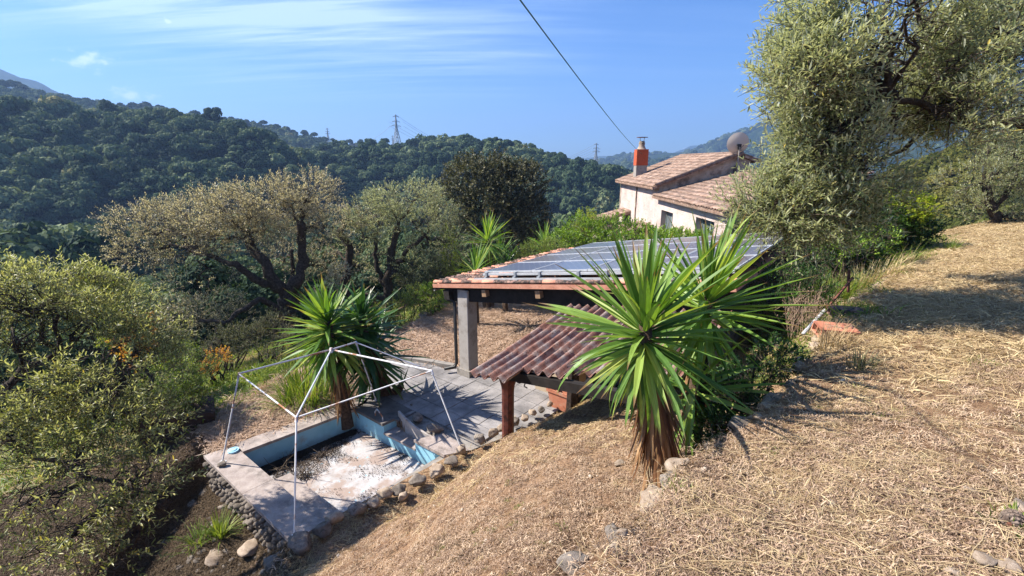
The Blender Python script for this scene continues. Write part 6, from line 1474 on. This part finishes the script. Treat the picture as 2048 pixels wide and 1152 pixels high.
x, y = sampler(90000, slope, lambda x, y: wn(x, y) * sm((x - y + 3.2) / 2.5) * .75); strew('straw', x, y, st_neary, .7, 1.5, lift=.004)
x, y = sampler(60000, slope, lambda x, y: sm((np.hypot(x, y) - 4.5) / 3) * visq(x, y) * (.3 + .7 * sm((x - y + 2.5) / 2))); strew('straw', x, y, st_far, .7, 1.5)
x, y = sampler(60000, slope, lambda x, y: wn(x, y) * .45 * sm((fbm(x * 2.3, y * 2.3, 77, 4) + .12) / .2)); strew('litter', x, y, st_dark, .4, .9)
x, y = sampler(15000, slope, lambda x, y: wn(x, y) * .5 * sm((fbm(x * 1.6, y * 1.6, 99, 4) + .02) / .15)); strew('dry_tufts', x, y, st_up, .4, 1.1)
fld = np.array([(-4.0, 12.9), (-1.0, 11.8), (2.0, 11.6), (5, 12), (9, 16), (9, 24), (3, 24), (-2.4, 17.7), (-4.2, 14.4)])
x, y = sampler(30000, fld, lambda x, y: np.clip(.75 + 1.0 * fbm(x * .8, y * .8, 44, 3), 0, 1)); strew('straw', x, y, st_field, .7, 1.5)
left = np.array([(-6.9, 9.2), (-5.9, 8.1), (-3.9, 10.0), (-4.3, 12.4), (-6.2, 11.6)])
x, y = sampler(5200, left); strew('straw', x, y, st_field, .6, 1.2)
lowl = np.array([(-15, 8), (-9, 9.5), (-5.9, 7.9), (-3.2, 5.6), (-2.6, 4.6), (-4, 3.2), (-15, 3.2)])
x, y = sampler(45000, lowl, lambda x, y: np.clip(.7 + 1.2 * fbm(x * 1.3, y * 1.3, 5, 3), 0, 1)); strew('leaf_litter', x, y, st_dark, .7, 1.5); x, y = sampler(2500, lowl, lambda x, y: np.clip(.1 + 2 * fbm(x * .9, y * .9, 15, 3), 0, 1)); strew('straw', x, y, st_field, .5, 1.0)
near_pool = np.array([(-4.0, 5.6), (-3.0, 5.3), (-2.4, 4.6), (-3.6, 4.2), (-4.4, 4.8)])
x, y = sampler(2600, near_pool); strew('straw', x, y, st_neary, .7, 1.3)
x, y = sampler(9000, slope, lambda x, y: visq(x, y) * sm((fbm(x * .8 + 9, y * .8, 61, 4) - .13) / .08) * (np.hypot(x, y) < 11)); strew('green_weeds', x, y, [src('weed', clump_mesh(s + 95, 30, .06, 0, .03, .7, .003), mat_grass_g) for s in range(3)], .5, 1.2)
# long pale stems lying about on the upper slope
a = Acc(); m = 0
while m < 110:
    px, py = random.uniform(1180, 2048), random.uniform(640, 1152); p = hit(px, py, 14)
    if p.x - p.y + 1.5 < 0: continue
    L_ = random.uniform(.15, .55) * (1.3 if random.random() < .2 else 1); az = random.gauss(-.5, .8); pts = []
    for k in range(7):
        q = p + Vector((math.cos(az + k * random.gauss(0, .03)), math.sin(az), 0)) * (L_ * k / 6); pts.append((q.x, q.y, Zs(q.x, q.y) + .02 + .02 * math.sin(k * .52)))
    a.tube(pts, [.0019] * 6 + [.001], 3); m += 1
tag(a.build('long_stems', mat_straw_y), kind='stuff')
# pebbles
a = Acc()
x, y = sampler(5200, slope, lambda x, y: wn(x, y) * .9); z = Z(x, y)
for i in range(min(2300, len(x))):
    me = small_rocks[i % 6] if i % 9 == 0 else None
    s = random.uniform(.007, .020) if random.random() < .86 else random.uniform(.020, .042)
    th = random.uniform(0, 6.28); b = np.array([[1, 0, 0], [.3, .9, 0], [-.8, .6, 0], [-.7, -.7, 0], [.5, -.9, 0], [.1, .05, .8], [0, 0, -.6]]) * s * np.array([1, .8, .8]); co, sn = math.cos(th), math.sin(th)
    b = b @ np.array([[co, sn, 0], [-sn, co, 0], [0, 0, 1]]) + np.array([x[i], y[i], z[i] + s * .3])
    a.add(b, [[0, 1, 5], [1, 2, 5], [2, 3, 5], [3, 4, 5], [4, 0, 5], [1, 0, 6], [2, 1, 6], [3, 2, 6], [4, 3, 6], [0, 4, 6]])
tag(a.build('pebbles', pmat('pebble', [(.3, (.40, .31, .23)), (.6, (.60, .51, .41)), (.8, (.76, .70, .60))], 9, .9, 60, .2, .003), None, True), kind='stuff')
# low vegetation beyond the terraces
wild = [src('weed', clump_mesh(s + 70, 60, .45, 0, .25, .8, .018), mat_grass_g) for s in range(4)]
wildd = [src('weed', clump_mesh(s + 80, 60, .40, 0, .25, .7, .016), mat_straw_y) for s in range(4)]
ring = np.array([(-14, 7), (-7, 9), (-6.5, 11.5), (-4.4, 14.8), (-2.8, 18.1), (3, 27.5), (3, 32), (-16, 32)])
x, y = sampler(9000, ring, lambda x, y: np.clip(.6 + 1.4 * fbm(x * .5, y * .5, 6, 3), 0, 1)); strew('weeds', x, y, wild, .5, 1.2)
x, y = sampler(5000, ring, lambda x, y: np.clip(.5 - 1.4 * fbm(x * .5, y * .5, 6, 3), 0, 1)); strew('dry_weeds', x, y, wildd, .5, 1.1)
rbank = np.array([(3.4, 6.2), (4.6, 5.9), (12, 13), (16, 19), (9, 15), (6.2, 10)])
x, y = sampler(2600, rbank); strew('weeds', x, y, wild, .3, .8)
# pine cone
p = hit(2020, 1052); o = empty('pine_cone', 'open grey brown pine cone lying at the right edge', 'pine cone', p + Vector((0, 0, .03)), None, .6)
a = Acc(); a.tube([(-.055, 0, 0), (-.02, 0, 0), (.03, 0, 0), (.055, 0, 0)], [.012, .022, .018, .006], 8); a.build('core', mat_rust, o)
sm_ = Acc(); sm_.add([(0, -.010, 0), (.030, -.013, .004), (.036, 0, .009), (.030, .013, .004), (0, .010, 0), (.030, 0, -.004)], [[0, 1, 2, 5], [0, 5, 3, 4], [0, 2, 3, 4]]); sme = sm_.mesh('scale'); sme.materials.append(pmat('cone_scale', [(.3, (.09, .06, .045)), (.7, (.26, .20, .16))], 30, .9, 60, .2, .003))
for i in range(60):
    t = i / 60; az = i * 2.4; x_ = -.05 + .10 * t; r = .012 + .012 * math.sin(math.pi * t); d = Vector((.45, math.cos(az), math.sin(az))).normalized(); s = Vector((0, -math.sin(az), math.cos(az)))
    link('scale', sme, o, None, frame(Vector((x_, r * math.cos(az), r * math.sin(az))), d, s, d.cross(s)))
# low woody log at the top right
p = hit(2010, 440, 40); a = Acc(); a.tube([(-.5, 0, .05), (-.2, .05, .1), (.2, 0, .12), (.7, .05, .16)], [.06, .10, .13, .12], 8)
for k in range(8): a.tube([(random.uniform(-.3, .5), 0, .1), (random.uniform(-.6, .8), random.gauss(0, .2), random.uniform(.0, .35))], [.04, .012], 5)
q = a.build('log', mat_bark, None, True); q.location = p; tag(q, 'gnarled pale log lying at the crest of the straw slope on the right', 'log')

# ------------------------------------------------------------------ air
a = Acc(); zt = 470; zb = float(-130)
a.box((0, 0, (zt + zb) / 2), (10800, 10800, zt - zb))
hm = bpy.data.materials.new('haze'); hm.use_nodes = True; n_ = hm.node_tree; n_.nodes.clear(); out = N(n_, 'ShaderNodeOutputMaterial'); v = N(n_, 'ShaderNodeVolumePrincipled')
v.inputs['Color'].default_value = (.36, .58, 1.0, 1); v.inputs['Density'].default_value = HAZE; v.inputs['Anisotropy'].default_value = .2; L(n_, v.outputs[0], out.inputs['Volume'])
if HAZE > 0:
    q = a.build('haze', hm); tag(q, kind='stuff')
print('tris', sum(len(m.polygons) * 2 for m in bpy.data.meshes), 'objects', len(bpy.data.objects), 'lowest', min(float(v.co.z) for v in bpy.data.meshes['hills'].vertices), max(float(v.co.z) for v in bpy.data.meshes['hills'].vertices))
